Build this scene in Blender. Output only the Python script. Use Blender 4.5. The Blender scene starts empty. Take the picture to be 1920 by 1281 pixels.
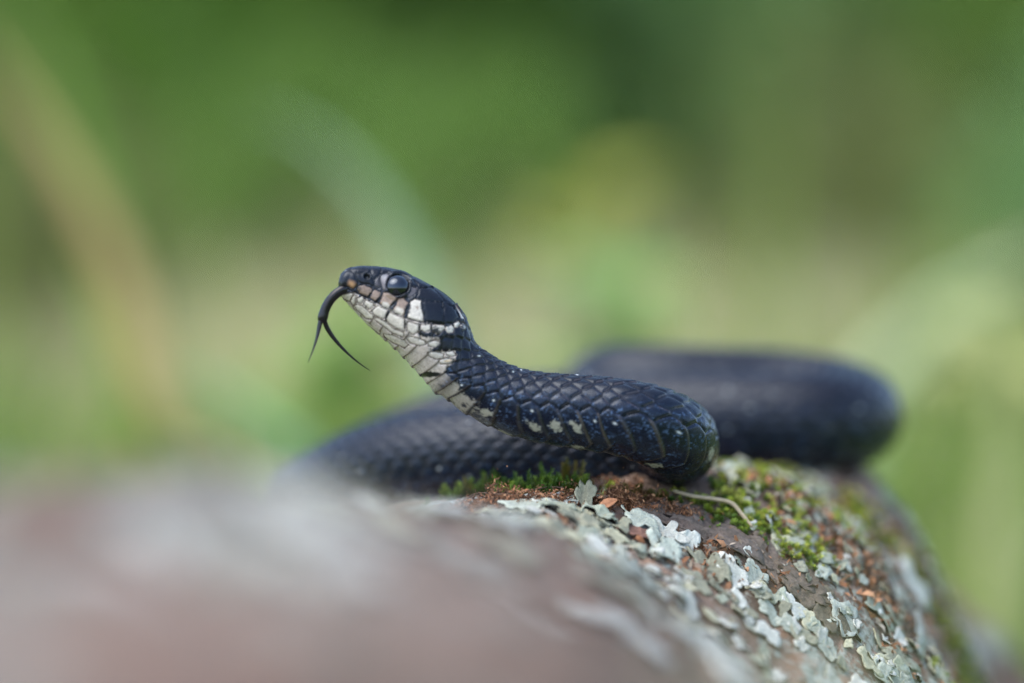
import bpy, math, random
import numpy as np
from mathutils import Vector

R = math.radians
random.seed(7)
rng = np.random.default_rng(7)
MM = 0.001            # all shapes below are worked out in millimetres
PX = 0.09             # millimetres per photo pixel in the plane of focus
CAMD = 480.0          # camera to plane of focus, millimetres

# ------------------------------------------------------------------ camera, sky, light
scene = bpy.context.scene
cam_d = bpy.data.cameras.new("camera")
cam = bpy.data.objects.new("camera", cam_d)
scene.collection.objects.link(cam)
cam.location = (0, -CAMD * MM, 0)
cam.rotation_euler = (R(90), 0, 0)
cam_d.sensor_width = 36.0
cam_d.lens = 36.0 * CAMD / (1920 * PX)
cam_d.clip_start = 0.005
cam_d.clip_end = 500.0
cam_d.dof.use_dof = True
cam_d.dof.focus_distance = CAMD * MM
cam_d.dof.aperture_fstop = cam_d.lens / 26.0
scene.camera = cam

SUN_EL, SUN_AZ = R(60), R(-128)     # azimuth measured from +Y towards +X
world = bpy.data.worlds.new("World")
scene.world = world
world.use_nodes = True
wn = world.node_tree
wn.nodes.clear()
wo = wn.nodes.new("ShaderNodeOutputWorld")
wb = wn.nodes.new("ShaderNodeBackground")
ws = wn.nodes.new("ShaderNodeTexSky")
ws.sky_type = 'NISHITA'
ws.sun_disc = False
ws.sun_elevation = SUN_EL
ws.sun_rotation = SUN_AZ
ws.air_density = 1.0
ws.dust_density = 2.0
ws.ozone_density = 1.0
wb.inputs["Strength"].default_value = 0.15
wn.links.new(ws.outputs[0], wb.inputs[0])
wn.links.new(wb.outputs[0], wo.inputs[0])

sun_d = bpy.data.lights.new("sun", 'SUN')
sun_d.energy = 0.9
sun_d.angle = R(55)
sun_d.color = (1.0, 0.95, 0.86)
sun = bpy.data.objects.new("sun", sun_d)
scene.collection.objects.link(sun)
sdir = Vector((math.sin(SUN_AZ) * math.cos(SUN_EL), math.cos(SUN_AZ) * math.cos(SUN_EL), math.sin(SUN_EL)))
sun.rotation_euler = sdir.to_track_quat('Z', 'Y').to_euler()
sun.location = sdir * 3

vs = scene.view_settings
vs.view_transform = 'Standard'
vs.look = 'None'
vs.exposure = 1.65
vs.gamma = 1.0
scene.render.engine = 'CYCLES'
scene.cycles.use_denoising = True
scene.cycles.use_adaptive_sampling = False
scene.cycles.max_bounces = 8
scene.cycles.transparent_max_bounces = 8
scene.cycles.sample_clamp_indirect = 6.0

COL = scene.collection

# ------------------------------------------------------------------ helpers
def img(px, py, Y=0.0):
    """photo pixel at depth Y (mm behind the plane of focus) -> mm"""
    k = (CAMD + Y) / CAMD
    return np.array([(px - 960.0) * PX * k, Y, (640.5 - py) * PX * k])

def lin(r, g, b):
    f = lambda c: (c / 255.0) / 12.92 if c <= 10 else (((c / 255.0) + 0.055) / 1.055) ** 2.4
    return (f(r), f(g), f(b))

def hash3(i, j, k, seed):
    h = (i * 374761393 + j * 668265263 + k * 2147483647 + seed * 1274126177) & 0xFFFFFFFF
    h = ((h ^ (h >> 13)) * 1274126177) & 0xFFFFFFFF
    h = ((h ^ (h >> 16)) * 2246822519) & 0xFFFFFFFF
    h = h ^ (h >> 15)
    return (h & 0xFFFFFF) / float(0xFFFFFF)

def vnoise(p, seed=0):
    p = np.asarray(p, float)
    f = np.floor(p)
    i = f.astype(np.int64)
    t = p - f
    t = t * t * (3 - 2 * t)
    out = 0
    for a in (0, 1):
        for b in (0, 1):
            for c in (0, 1):
                w = (t[:, 0] if a else 1 - t[:, 0]) * (t[:, 1] if b else 1 - t[:, 1]) * (t[:, 2] if c else 1 - t[:, 2])
                out = out + w * hash3(i[:, 0] + a, i[:, 1] + b, i[:, 2] + c, seed)
    return out

def fbm(p, octs=4, seed=0):
    s, a, tot = 0, 1.0, 0
    p = np.asarray(p, float)
    for o in range(octs):
        s = s + a * vnoise(p * 2 ** o + 17.3 * o, seed + o)
        tot += a
        a *= 0.5
    return s / tot

def sstep(a, b, x):
    t = np.clip((x - a) / (b - a), 0, 1)
    return t * t * (3 - 2 * t)

def mk(name, verts, faces, mats, parent=None, col=None, smooth=True, midx=None, scale=MM):
    """link ONE mesh object; verts in mm"""
    me = bpy.data.meshes.new(name)
    v = np.asarray(verts, np.float32) * scale
    if isinstance(faces, np.ndarray):
        n = faces.shape[1]
        me.vertices.add(len(v))
        me.vertices.foreach_set("co", v.ravel())
        me.loops.add(faces.size)
        me.loops.foreach_set("vertex_index", faces.astype(np.int32).ravel())
        me.polygons.add(len(faces))
        me.polygons.foreach_set("loop_start", np.arange(0, faces.size, n, dtype=np.int32))
        me.polygons.foreach_set("loop_total", np.full(len(faces), n, np.int32))
    else:
        me.from_pydata(v.tolist(), [], faces)
    for m in (mats if isinstance(mats, (list, tuple)) else [mats]):
        me.materials.append(m)
    if midx is not None:
        me.polygons.foreach_set("material_index", np.asarray(midx, np.int32))
    me.polygons.foreach_set("use_smooth", np.full(len(me.polygons), smooth))
    me.update(calc_edges=True)
    me.validate()
    if col is not None:
        at = me.attributes.new("tint", 'FLOAT_COLOR', 'POINT')
        c = np.asarray(col, np.float32)
        if c.shape[1] == 3:
            c = np.concatenate([c, np.ones((len(c), 1), np.float32)], 1)
        at.data.foreach_set("color", np.ascontiguousarray(c).ravel())
    o = bpy.data.objects.new(name, me)
    COL.objects.link(o)
    if parent is not None:
        o.parent = parent
    return o

def tag(o, label=None, cat=None, group=None, kind=None):
    if label: o["label"] = label
    if cat: o["category"] = cat
    if group: o["group"] = group
    if kind: o["kind"] = kind
    return o

def empty(name, loc):
    o = bpy.data.objects.new(name, None)
    o.empty_display_size = 0.01
    o.location = loc
    COL.objects.link(o)
    return o

def keep_world(o, parent):
    o.parent = parent
    o.matrix_parent_inverse = parent.matrix_world.inverted()

class NT:
    def __init__(self, name):
        self.m = bpy.data.materials.new(name)
        self.m.use_nodes = True
        self.t = self.m.node_tree
        self.b = self.t.nodes["Principled BSDF"]
    def n(self, typ, **kw):
        nd = self.t.nodes.new(typ)
        for k, v in kw.items():
            if k in nd.inputs.keys(): nd.inputs[k].default_value = v
            else: setattr(nd, k, v)
        return nd
    def l(self, a, b): self.t.links.new(a, b)
    def coord(self, scale=1000.0):
        tc = self.n("ShaderNodeTexCoord")
        mp = self.n("ShaderNodeMapping")
        mp.inputs["Scale"].default_value = (scale,) * 3 if not isinstance(scale, tuple) else scale
        self.l(tc.outputs["Object"], mp.inputs["Vector"])
        return mp.outputs[0]
    def noise(self, vec, scale, detail=4, rough=0.55):
        nd = self.n("ShaderNodeTexNoise")
        nd.inputs["Scale"].default_value = scale
        nd.inputs["Detail"].default_value = detail
        nd.inputs["Roughness"].default_value = rough
        self.l(vec, nd.inputs["Vector"])
        return nd.outputs["Fac"]
    def ramp(self, fac, stops):
        nd = self.n("ShaderNodeValToRGB")
        e = nd.color_ramp.elements
        while len(e) < len(stops): e.new(0.5)
        for i, (p, c) in enumerate(stops):
            e[i].position = p
            e[i].color = (*c, 1) if len(c) == 3 else c
        self.l(fac, nd.inputs[0])
        return nd.outputs[0]
    def mix(self, fac, a, b, mode='MIX'):
        nd = self.n("ShaderNodeMix", data_type='RGBA', blend_type=mode)
        for s, v in ((0, fac), (6, a), (7, b)):
            if hasattr(v, "is_linked"): self.l(v, nd.inputs[s])
            elif isinstance(v, (int, float)): nd.inputs[s].default_value = v
            else: nd.inputs[s].default_value = (*v, 1)
        return nd.outputs[2]
    def math(self, op, a, b):
        nd = self.n("ShaderNodeMath", operation=op)
        for s, v in ((0, a), (1, b)):
            if hasattr(v, "is_linked"): self.l(v, nd.inputs[s])
            else: nd.inputs[s].default_value = v
        return nd.outputs[0]
    def bump(self, h, dist, strength=1.0):
        nd = self.n("ShaderNodeBump")
        nd.inputs["Distance"].default_value = dist
        nd.inputs["Strength"].default_value = strength
        self.l(h, nd.inputs["Height"])
        self.l(nd.outputs[0], self.b.inputs["Normal"])
    def base(self, c):
        if hasattr(c, "is_linked"): self.l(c, self.b.inputs["Base Color"])
        else: self.b.inputs["Base Color"].default_value = (*c, 1)
    def set(self, rough=0.6, spec=0.4, **kw):
        self.b.inputs["Roughness"].default_value = rough
        self.b.inputs["Specular IOR Level"].default_value = spec
        for k, v in kw.items(): self.b.inputs[k].default_value = v
        return self.m

def tint_mat(name, rough=0.7, spec=0.3, var=0.35, nscale=0.8, bumpd=0.0001, sub=0.0, trans=0.0):
    t = NT(name)
    a = t.n("ShaderNodeAttribute", attribute_name="tint")
    v = t.coord()
    nz = t.noise(v, nscale, 5, 0.65)
    g = t.ramp(nz, [(0.25, (1 - var,) * 3), (0.75, (1 + var,) * 3)])
    c = t.mix(1.0, a.outputs["Color"], g, 'MULTIPLY')
    t.base(c)
    if bumpd: t.bump(nz, bumpd)
    m = t.set(rough, spec)
    if trans:
        tr = t.n("ShaderNodeBsdfTranslucent")
        t.l(c, tr.inputs["Color"])
        mx = t.n("ShaderNodeMixShader")
        mx.inputs[0].default_value = trans
        t.l(t.b.outputs[0], mx.inputs[1])
        t.l(tr.outputs[0], mx.inputs[2])
        t.l(mx.outputs[0], t.t.nodes["Material Output"].inputs["Surface"])
    return m

# ------------------------------------------------------------------ the snake's path
Z1 = lambda x, y: (560 + x / 4.8, 470 + y / 4.8)     # enlarged head view -> photo pixels
zmm = PX / 4.8
ctrl = []     # (center, half height, half width, up, side) in mm

def head_ring(T, B, w, roll, Y, zoom=True):
    if zoom: T, B = Z1(*T), Z1(*B)
    t, b = img(*T), img(*B)
    c = (t + b) / 2
    c[1] += Y
    up = (t - b) / np.linalg.norm(t - b)
    fwd = np.array([up[2], 0, -up[0]])              # towards the tail
    side = np.array([0, -1.0, 0])                   # towards the camera
    a = R(roll)
    u2 = up * math.cos(a) - side * math.sin(a)      # roll: back tips away from the camera
    s2 = side * math.cos(a) + up * math.sin(a)
    ctrl.append((c, np.linalg.norm(t - b) / 2, w, u2, s2))

HS = [  # top contour, bottom contour, half width, roll, depth
    ((372, 262), (366, 312), 0.7, 6, -2.6),
    ((384, 226), (366, 335), 1.7, 6, -2.5),
    ((420, 182), (376, 385), 2.7, 6, -2.3),
    ((520, 148), (402, 425), 3.3, 6, -2.0),
    ((650, 143), (490, 525), 3.8, 7, -1.6),
    ((780, 152), (595, 635), 4.3, 8, -1.2),
    ((900, 178), (690, 725), 4.9, 9, -0.9),
    ((1015, 225), (770, 790), 5.4, 10, -0.6),
    ((1150, 295), (850, 860), 6.0, 11, -0.3),
    ((1290, 375), (930, 935), 6.3, 12, 0),
    ((1400, 465), (1000, 1010), 6.2, 13, 0),
    ((1475, 560), (1060, 1075), 5.9, 14, 0),
    ((1525, 660), (1108, 1130), 5.6, 15, 0),
    ((1555, 755), (1150, 1178), 5.4, 16, 0),
    ((1595, 840), (1195, 1230), 5.2, 18, 0),
    ((1650, 895), (1240, 1280), 5.2, 20, 0),
]
for h in HS: head_ring(*h)
NHEAD = len(HS)
for T, B, w, roll in [((915, 664), (825, 737), 5.2, 23), ((938, 679), (853, 759), 5.3, 26), ((967, 692), (893, 784), 5.35, 29),
                ((1002, 702), (937, 805), 5.5, 32), ((1040, 706), (986, 821), 5.7, 34), ((1085, 707), (1046, 833), 5.95, 36),
                ((1135, 709), (1107, 843), 6.1, 37), ((1185, 716), (1168, 853), 6.3, 38)]:
    head_ring(T, B, w, roll, 0.0, False)

def body_ring(px, py, Y, r, roll, tang):
    c = img(px, py, Y)
    t = np.array(tang, float); t /= np.linalg.norm(t)
    up = np.array([0, 0, 1.0]); up -= t * up.dot(t); up /= np.linalg.norm(up)
    side = np.cross(t, up)          # for a body running to +X this points to the camera
    a = R(roll)
    ctrl.append((c, r, r, up * math.cos(a) - side * math.sin(a), side * math.cos(a) + up * math.sin(a)))

BODY = [  # px, py, depth, radius, roll
    (1222, 797, 1.5, 6.5, 38), (1253, 811, 5, 6.7, 36), (1270, 826, 11.0, 6.85, 32), (1258, 836, 18, 7.0, 24), (1222, 838, 23, 7.1, 14),
    (1150, 838, 25, 7.3, 4), (1050, 840, 27, 7.6, 0), (950, 845, 29, 8.0, 0), (850, 853, 33, 8.3, 0), (760, 868, 38, 8.5, 0),
    (690, 890, 44, 8.7, 0), (630, 920, 52, 8.8, 0), (595, 945, 62, 8.9, 0), (585, 948, 74, 9.0, 0), (612, 928, 85, 9.1, 0),
    (680, 892, 92, 9.2, 0), (780, 846, 95, 9.2, 0), (900, 805, 94, 9.3, 0), (1020, 790, 90, 9.3, 0), (1150, 786, 83, 9.4, 0),
    (1300, 787, 76, 9.5, 0), (1430, 788, 73, 9.5, 0), (1530, 788, 74, 9.5, 0), (1590, 785, 82, 9.4, 0), (1600, 774, 93, 9.3, -4),
    (1555, 756, 103, 9.2, -6), (1460, 742, 108, 9.1, -4), (1340, 736, 108, 9.0, 0), (1230, 732, 109, 9.0, 0), (1160, 730, 114, 9.0, 0),
    (1128, 742, 124, 8.9, 0), (1160, 766, 136, 8.7, 0), (1250, 782, 142, 8.2, 0), (1350, 792, 144, 7.2, 0), (1440, 805, 142, 5.6, 0),
    (1510, 822, 138, 3.8, 0), (1560, 838, 132, 2.2, 0), (1590, 850, 127, 1.0, 0), (1602, 856, 124, 0.3, 0)]
BODY = [b if b[2] < 62 else (b[0], b[1], 62 + (b[2] - 62) * 0.72, b[3], b[4]) for b in BODY]
bc = [img(b[0], b[1], b[2]) for b in BODY]
prev = ctrl[-1][0]
for i, b in enumerate(BODY):
    a = bc[i - 1] if i else prev
    n = bc[i + 1] if i + 1 < len(bc) else bc[i]
    body_ring(*b[:5], n - a)

C = np.array([np.concatenate([c, [h, w], u, s]) for c, h, w, u, s in ctrl])
chord = np.concatenate([[0], np.cumsum(np.linalg.norm(np.diff(C[:, :3], axis=0), axis=1))])

def spline(T):
    """centripetal-like cubic Hermite through all ring controls"""
    i = np.clip(np.searchsorted(chord, T, side='right') - 1, 0, len(chord) - 2)
    m = np.gradient(C, chord, axis=0)
    h = (chord[i + 1] - chord[i])[:, None]
    t = ((T - chord[i]) / (chord[i + 1] - chord[i]))[:, None]
    p0, p1, m0, m1 = C[i], C[i + 1], m[i] * h, m[i + 1] * h
    return (2*t**3 - 3*t**2 + 1) * p0 + (t**3 - 2*t**2 + t) * m0 + (-2*t**3 + 3*t**2) * p1 + (t**3 - t**2) * m1

t_head_end = chord[NHEAD - 3]
t_loop = chord[NHEAD + 8 + 4]
t_low = chord[NHEAD + 8 + 11]
ts = [0.0]
while ts[-1] < chord[-1]:
    t = ts[-1]
    ts.append(t + (0.06 if t < 3 else 0.11 if t < t_head_end + 6 else 0.17 if t < t_loop else 0.3 if t < t_low else 0.6))
ts[-1] = chord[-1]
ts = np.array(ts)
P = spline(ts)
cen, hu, hw = P[:, :3], P[:, 3], P[:, 4]
up = P[:, 5:8]; sd = P[:, 8:11]
tan = np.gradient(cen, ts, axis=0); tan /= np.linalg.norm(tan, axis=1)[:, None]
# body sections stand square to the spine, head sections follow the traced contour
wsq = sstep(chord[NHEAD - 4], chord[NHEAD + 4], ts)[:, None]
u_sq = up - tan * (up * tan).sum(1)[:, None]
up = up * (1 - wsq) + u_sq * wsq
up /= np.linalg.norm(up, axis=1)[:, None]
s_sq = sd - tan * (sd * tan).sum(1)[:, None] * wsq
sd = s_sq - up * (s_sq * up).sum(1)[:, None]
sd /= np.linalg.norm(sd, axis=1)[:, None]

NTH = 300
th = (np.arange(NTH) + 0.5) / NTH * 2 * np.pi        # 0 = back, pi = belly; 0..pi camera side
nr = len(ts)
headw = 1 - sstep(chord[NHEAD - 8], chord[NHEAD - 2], ts)     # 1 on the head
ct, st = np.cos(th), np.sin(th)
# superellipse, boxier on the head; head narrower towards the crown and the chin
ex = 2 + 0.55 * headw
rad = 1.0 / (np.abs(ct)[None, :] ** ex[:, None] + np.abs(st)[None, :] ** ex[:, None]) ** (1 / ex[:, None])
cu = ct[None, :] * rad
cs = st[None, :] * rad
cs = cs * (1 - headw[:, None] * (0.10 * np.clip(cu, 0, 1) ** 2 + 0.16 * np.clip(-cu, 0, 1) ** 2))
pos = cen[:, None, :] + up[:, None, :] * (cu * hu[:, None])[..., None] + sd[:, None, :] * (cs * hw[:, None])[..., None]
nrm = up[:, None, :] * (ct / hu[:, None])[..., None] + sd[:, None, :] * (st / hw[:, None])[..., None]
nrm /= np.linalg.norm(nrm, axis=2)[..., None]

# --- scale lattice
rr = np.sqrt(hu * hw)
ds = np.concatenate([[0], np.linalg.norm(np.diff(cen, axis=0), axis=1)])
L = 0.57 * np.clip(rr, 3.0, 99)
L = L * (0.72 + 0.28 * sstep(chord[NHEAD - 4], chord[NHEAD + 4], ts))
L = L * (1 - 0.30 * sstep(chord[NHEAD + 8 + 2], chord[NHEAD + 8 + 7], ts))
q1 = np.cumsum(ds / L)
q = np.repeat(q1[:, None], NTH, 1)
thd = np.where(th <= np.pi, th, th - 2 * np.pi)
ath = np.abs(thd)
THV = R(121)
x = np.clip(ath / THV, 0, 1)
NROW = 7.5
kk = np.sign(thd) * (1.16 * x - 0.16 * x * x) * NROW
fine = sstep(chord[NHEAD + 8 + 2], chord[NHEAD + 8 + 7], ts)      # more and smaller rows along the thick body
k = kk[None, :] * (1 + 0.45 * fine)[:, None]
# natural unevenness
jx = (fbm(pos.reshape(-1, 3) * 0.22, 2, 5).reshape(nr, NTH) - 0.5)
qj = q + jx * 0.25
kj = k + (fbm(pos.reshape(-1, 3) * 0.25 + 40, 2, 9).reshape(nr, NTH) - 0.5) * 0.5
AQ = 1.62
best = np.full(q.shape, 1e9); sec = np.full(q.shape, 1e9)
bq = np.zeros(q.shape); bk = np.zeros(q.shape); s_q = np.zeros(q.shape); s_k = np.zeros(q.shape)
for dk in (-2, -1, 0, 1, 2):
    row = np.floor(kj + 0.5) + dk
    off = 0.5 * (np.abs(row) % 2)
    m0 = np.floor(qj - off + 0.5)
    for dm in (-1, 0, 1):
        cq = m0 + dm + off
        d = ((qj - cq) * AQ) ** 2 + (kj - row) ** 2
        nb = d < best
        ns = (~nb) & (d < sec)
        sec = np.where(nb, best, np.where(ns, d, sec))
        s_q = np.where(nb, bq, np.where(ns, cq, s_q)); s_k = np.where(nb, bk, np.where(ns, row, s_k))
        best = np.where(nb, d, best); bq = np.where(nb, cq, bq); bk = np.where(nb, row, bk)
gap = np.sqrt(((bq - s_q) * AQ) ** 2 + (bk - s_k) ** 2) + 1e-6
edge = (sec - best) / (2 * gap)                      # distance to the scale's edge, in row widths
post = (qj - bq) * AQ                                # >0 towards the tail on each scale
sid = hash3(np.round(bq * 2).astype(np.int64), bk.astype(np.int64), np.zeros(q.shape, np.int64), 3)
amp = (rr / 6.5 * (1 - 0.45 * fine))[:, None]
h_d = amp * (0.24 * sstep(0.0, 0.30, edge) + 0.05 * sstep(0.2, 0.7, edge) + 0.20 * post * sstep(0.02, 0.2, edge) + 0.05 * np.exp(-((kj - bk) / 0.10) ** 2) * sstep(R(70), R(30), ath)[None, :])
# belly scutes
zig = R(4.5) * np.cos(2 * np.pi * (q - 0.5)) * (1 - fine)[:, None]
vent = ath[None, :] > THV + zig
sk = -0.5 + 1.45 * sstep(chord[NHEAD - 2], chord[NHEAD + 5], ts)
skew = sk[:, None] * ((ath - THV) / R(59))[None, :]
qv = q - skew - 0.45
scute = np.floor(qv).astype(np.int64)
f = qv - scute
h_v = amp * (0.42 * f * (1 - sstep(0.90, 0.985, f)) + 0.05 * sstep(0, 0.12, f))
bgroove = np.exp(-((ath[None, :] - THV - zig) / R(2.0)) ** 2)
disp = np.where(vent, h_v, h_d) - amp * 0.16 * bgroove

# --- colours
flat = pos.reshape(-1, 3)
n1 = fbm(flat * 0.9, 4, 21).reshape(nr, NTH)
n2 = fbm(flat * 3.5, 3, 31).reshape(nr, NTH)
n3 = vnoise(flat * 7.0, 41).reshape(nr, NTH)
BLK = np.array(lin(10, 10, 14)); BLU = np.array(lin(10, 20, 38)); BRN = np.array(lin(70, 62, 52)); PALE = np.array(lin(196, 190, 172))
def mixc(a, b, w): return a * (1 - w[..., None]) + b * w[..., None]
col = np.empty((nr, NTH, 3))
col[:] = BLK
col *= (0.75 + 0.5 * sid)[..., None]
lat = sstep(R(60), R(115), ath)[None, :] * np.ones((nr, 1))
col = mixc(col, BLU * 1.0, lat * 0.85 * (0.6 + 0.4 * sid))  # blue-black flanks and belly, with reflected sky blue put into the base colour
# dusty bloom on lower rows and scutes
bloom = sstep(0.52, 0.75, n2) * sstep(0.35, 0.7, n1) * sstep(R(80), R(120), ath)[None, :]
col = mixc(col, np.array(lin(86, 112, 150)), bloom * 0.6)
col = mixc(col, np.array(lin(16, 13, 13)), (1 - sstep(0.02, 0.12, edge)) * (~vent) * 0.8)
rim = (sstep(0.05, 0.10, edge) - sstep(0.12, 0.2, edge)) * (post > 0.2) * (~vent)
col = mixc(col, np.array(lin(95, 88, 92)), rim * 0.35)
vr = (sstep(0.80, 0.86, f) - sstep(0.955, 0.985, f)) * vent
col = mixc(col, BRN, vr * (0.2 + 0.75 * n1) * (0.5 + 0.7 * hash3(scute, scute * 0 + 5, scute * 0, 14)))
col = mixc(col, np.array(lin(12, 10, 10)), vent * (sstep(0.97, 0.985, f) + (1 - sstep(0.0, 0.03, f))) * 0.9)
# pale blotches on scutes
hr = hash3(scute, np.zeros_like(scute), np.sign(thd)[None, :].astype(np.int64) * np.ones_like(scute), 11)
hr2 = hash3(scute, np.ones_like(scute), np.sign(thd)[None, :].astype(np.int64) * np.ones_like(scute), 12)
ca = THV + R(26) + R(16) * hr2
blot = np.exp(-(((ath[None, :] - ca) / R(11)) ** 2 + ((f - 0.50) / 0.34) ** 2) * 1.1)
blot = sstep(0.36, 0.78, blot + (n2 - 0.5) * 1.1 + (n1 - 0.5) * 0.7) * (hr < 0.45) * vent * (f < 0.88)
fade = sstep(chord[NHEAD + 14], chord[NHEAD + 8], ts)[:, None]
col = mixc(col, np.array(lin(150, 150, 136)), blot * (0.15 + 0.75 * fade))
# the pale throat runs out along the first belly scutes
ext = vent * sstep(chord[NHEAD + 3], chord[NHEAD - 2], ts)[:, None] * 0.68 + (n2 - 0.5) * 0.9 + (n1 - 0.5) * 0.9 - (1 - sstep(THV + R(4), THV + R(34), ath))[None, :] * 0.75
ext = sstep(0.10, 0.42, ext) * vent * (1 - sstep(0.80, 0.95, f)) * (hash3(scute, scute * 0 + 7, scute * 0, 15) > 0.45) * sstep(chord[NHEAD + 3], chord[NHEAD + 1], ts)[:, None]
col = mixc(col, np.array(lin(146, 141, 130)), ext * 0.85)
# small pale specks
sp = np.exp(-((((kj - bk) - (sid - 0.5) * 0.6) / 0.09) ** 2 + ((post - (sid - 0.5)) / 0.12) ** 2)) * (sid > 0.9) * (~vent)
sv = np.exp(-(((ath[None, :] - THV - R(7) - R(10) * hr) / R(1.8)) ** 2 + ((f - 0.6) / 0.06) ** 2)) * (hr2 > 0.62) * vent
col = mixc(col, np.array(lin(200, 208, 210)), np.clip(sp + sv, 0, 1) * 0.9)

# --- the head: shields and markings, worked in the enlarged side view (both sides alike)
hi = np.where(ts < chord[NHEAD - 1] + 1.0)[0]
nh = len(hi)
near = np.where(thd > 0)[0]
mirror = np.array([NTH - 1 - j for j in range(NTH)])
HX = (pos[:nh, :, 0] / PX + 960 - 560) * 4.8
HZ = ((640.5 - pos[:nh, :, 2] / PX) - 470) * 4.8
far = thd < 0
HX[:, far] = HX[:, mirror][:, far]
HZ[:, far] = HZ[:, mirror][:, far]
wn1 = fbm(np.stack([HX / 26, HZ / 26, np.zeros_like(HX)], -1).reshape(-1, 3), 3, 51).reshape(nh, NTH) - 0.5
wn2 = fbm(np.stack([HX / 11, HZ / 11, np.zeros_like(HX)], -1).reshape(-1, 3), 3, 61).reshape(nh, NTH) - 0.5
WH = np.array(lin(186, 180, 170)); TANC = np.array(lin(136, 118, 104)); GRY = np.array(lin(92, 88, 90)); HB = np.array(lin(14, 14, 17)); HBR = np.array(lin(118, 98, 84))
POLY = [
 ("rostral", HB * 1.3, [(360,330),(366,270),(395,205),(470,180),(522,212),(532,262),(556,300),(515,362),(470,338),(400,328)]),
 ("internasal", HB, [(470,178),(520,120),(650,110),(660,190),(640,214),(522,204)]),
 ("nasal", HB * 1.1, [(526,208),(640,218),(688,262),(690,332),(640,312),(575,306),(548,282),(534,242)]),
 ("prefrontal", HB, [(654,110),(745,110),(745,222),(700,258),(666,224),(657,190)]),
 ("loreal", GRY * 0.45, [(702,264),(742,228),(744,290),(754,346),(694,334),(692,280)]),
 ("preocular", GRY, [(748,226),(800,208),(832,240),(812,290),(806,340),(800,372),(770,362),(750,300)]),
 ("supraocular", HB, [(748,110),(850,110),(960,150),(1040,215),(1015,262),(940,216),(870,214),(800,204),(748,220)]),
 ("postocular", GRY * 0.8, [(1014,332),(1068,334),(1078,372),(1050,412),(1002,440),(986,412),(1014,372)]),
 ("postocular", HB * 1.2, [(1020,250),(1088,328),(1072,330),(1018,326),(1008,290)]),
 ("parietal", HB, [(1024,258),(1050,190),(1200,260),(1330,360),(1420,460),(1404,498),(1312,460),(1200,322),(1092,330)]),
 ("temporal", HB * 1.15, [(1094,340),(1196,328),(1306,412),(1308,462),(1160,454),(1064,432),(1082,376)]),
 ("upper_labial", TANC * 0.75, [(548,318),(600,310),(680,344),(682,380),(642,426),(560,392),(540,352)]),
 ("upper_labial", TANC * 0.8, [(692,350),(754,376),(754,420),(716,480),(650,432),(672,390)]),
 ("upper_labial", TANC, [(772,380),(850,390),(895,430),(890,470),(820,530),(742,482),(757,430)]),
 ("upper_labial", TANC * 0.9, [(906,440),(960,435),(1000,470),(1000,510),(964,596),(852,542),(890,490)]),
 ("upper_labial", WH, [(1012,460),(1060,438),(1115,456),(1136,560),(1136,644),(1080,646),(982,612),(1002,530)]),
 ("upper_labial", HB, [(1120,462),(1302,468),(1320,660),(1150,648),(1142,560)]),
 ("upper_labial", HB, [(1312,468),(1400,503),(1450,600),(1392,658),(1326,660),(1310,540)]),
 ("mental", WH, [(372,400),(440,388),(500,380),(506,408),(472,466),(420,440)]),
 ("lower_labial", WH, [(476,462),(511,392),(536,410),(527,480),(500,508)]),
 ("lower_labial", WH, [(541,430),(590,412),(610,442),(576,484),(536,472)]),
 ("lower_labial", WH, [(592,486),(620,446),(690,472),(690,510),(650,540)]),
 ("lower_labial", WH, [(662,546),(728,494),(820,542),(802,600),(780,622),(700,592)]),
 ("lower_labial", WH, [(790,624),(830,554),(962,612),(976,680),(966,730),(880,702)]),
 ("lower_labial", WH, [(985,636),(1092,662),(1096,720),(1050,764),(980,722)]),
 ("lower_labial", WH, [(1104,668),(1200,662),(1202,720),(1150,742),(1100,716)]),
 ("lower_labial", WH * 0.8, [(1208,666),(1312,668),(1332,700),(1262,772),(1204,734)]),
 ("chin_shield", WH, [(510,500),(530,484),(582,492),(690,584),(688,622),(620,618),(530,536)]),
 ("chin_shield", WH * 0.95, [(694,624),(700,598),(782,628),(880,708),(962,736),(958,790),(850,744)]),
 ("chin_shield", WH * 0.92, [(430,442),(474,474),(508,520),(612,626),(750,730),(740,762),(560,620),(440,480)]),
 ("chin_shield", WH * 0.9, [(766,742),(850,752),(955,800),(1010,850),(960,880),(850,830),(780,780)]),
 ("gular", WH * 0.9, [(968,772),(1048,772),(1150,810),(1160,850),(1100,862),(1010,830)]),
 ("gular", WH * 0.9, [(1168,822),(1240,806),(1290,830),(1250,880),(1180,862)]),
 ("gular", WH * 0.9, [(1170,910),(1250,904),(1320,930),(1310,975),(1240,980),(1176,948)]),
 ("gular", WH * 0.9, [(1326,908),(1400,896),(1424,940),(1390,962),(1334,940)]),
 ("gular", WH * 0.88, [(1258,990),(1330,960),(1410,976),(1390,1018),(1290,1024)]),
 ("nuchal", WH, [(1405,480),(1440,520),(1490,600),(1500,625),(1460,616),(1430,540)]),
 ("nuchal", WH, [(1400,660),(1444,628),(1462,660),(1440,700),(1404,700)]),
 ("nuchal", WH, [(1325,690),(1380,664),(1412,700),(1400,745),(1345,750),(1322,722)]),
 ("nuchal", WH, [(1450,680),(1480,640),(1515,690),(1508,716),(1465,745)]),
]
inside = np.zeros(HX.shape, bool)
pd = np.full(HX.shape, 0.0)
pcol = np.zeros(HX.shape + (3,))
pid = np.full(HX.shape, -1)
wx, wz = HX + wn1 * 12, HZ + wn2 * 8
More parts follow.
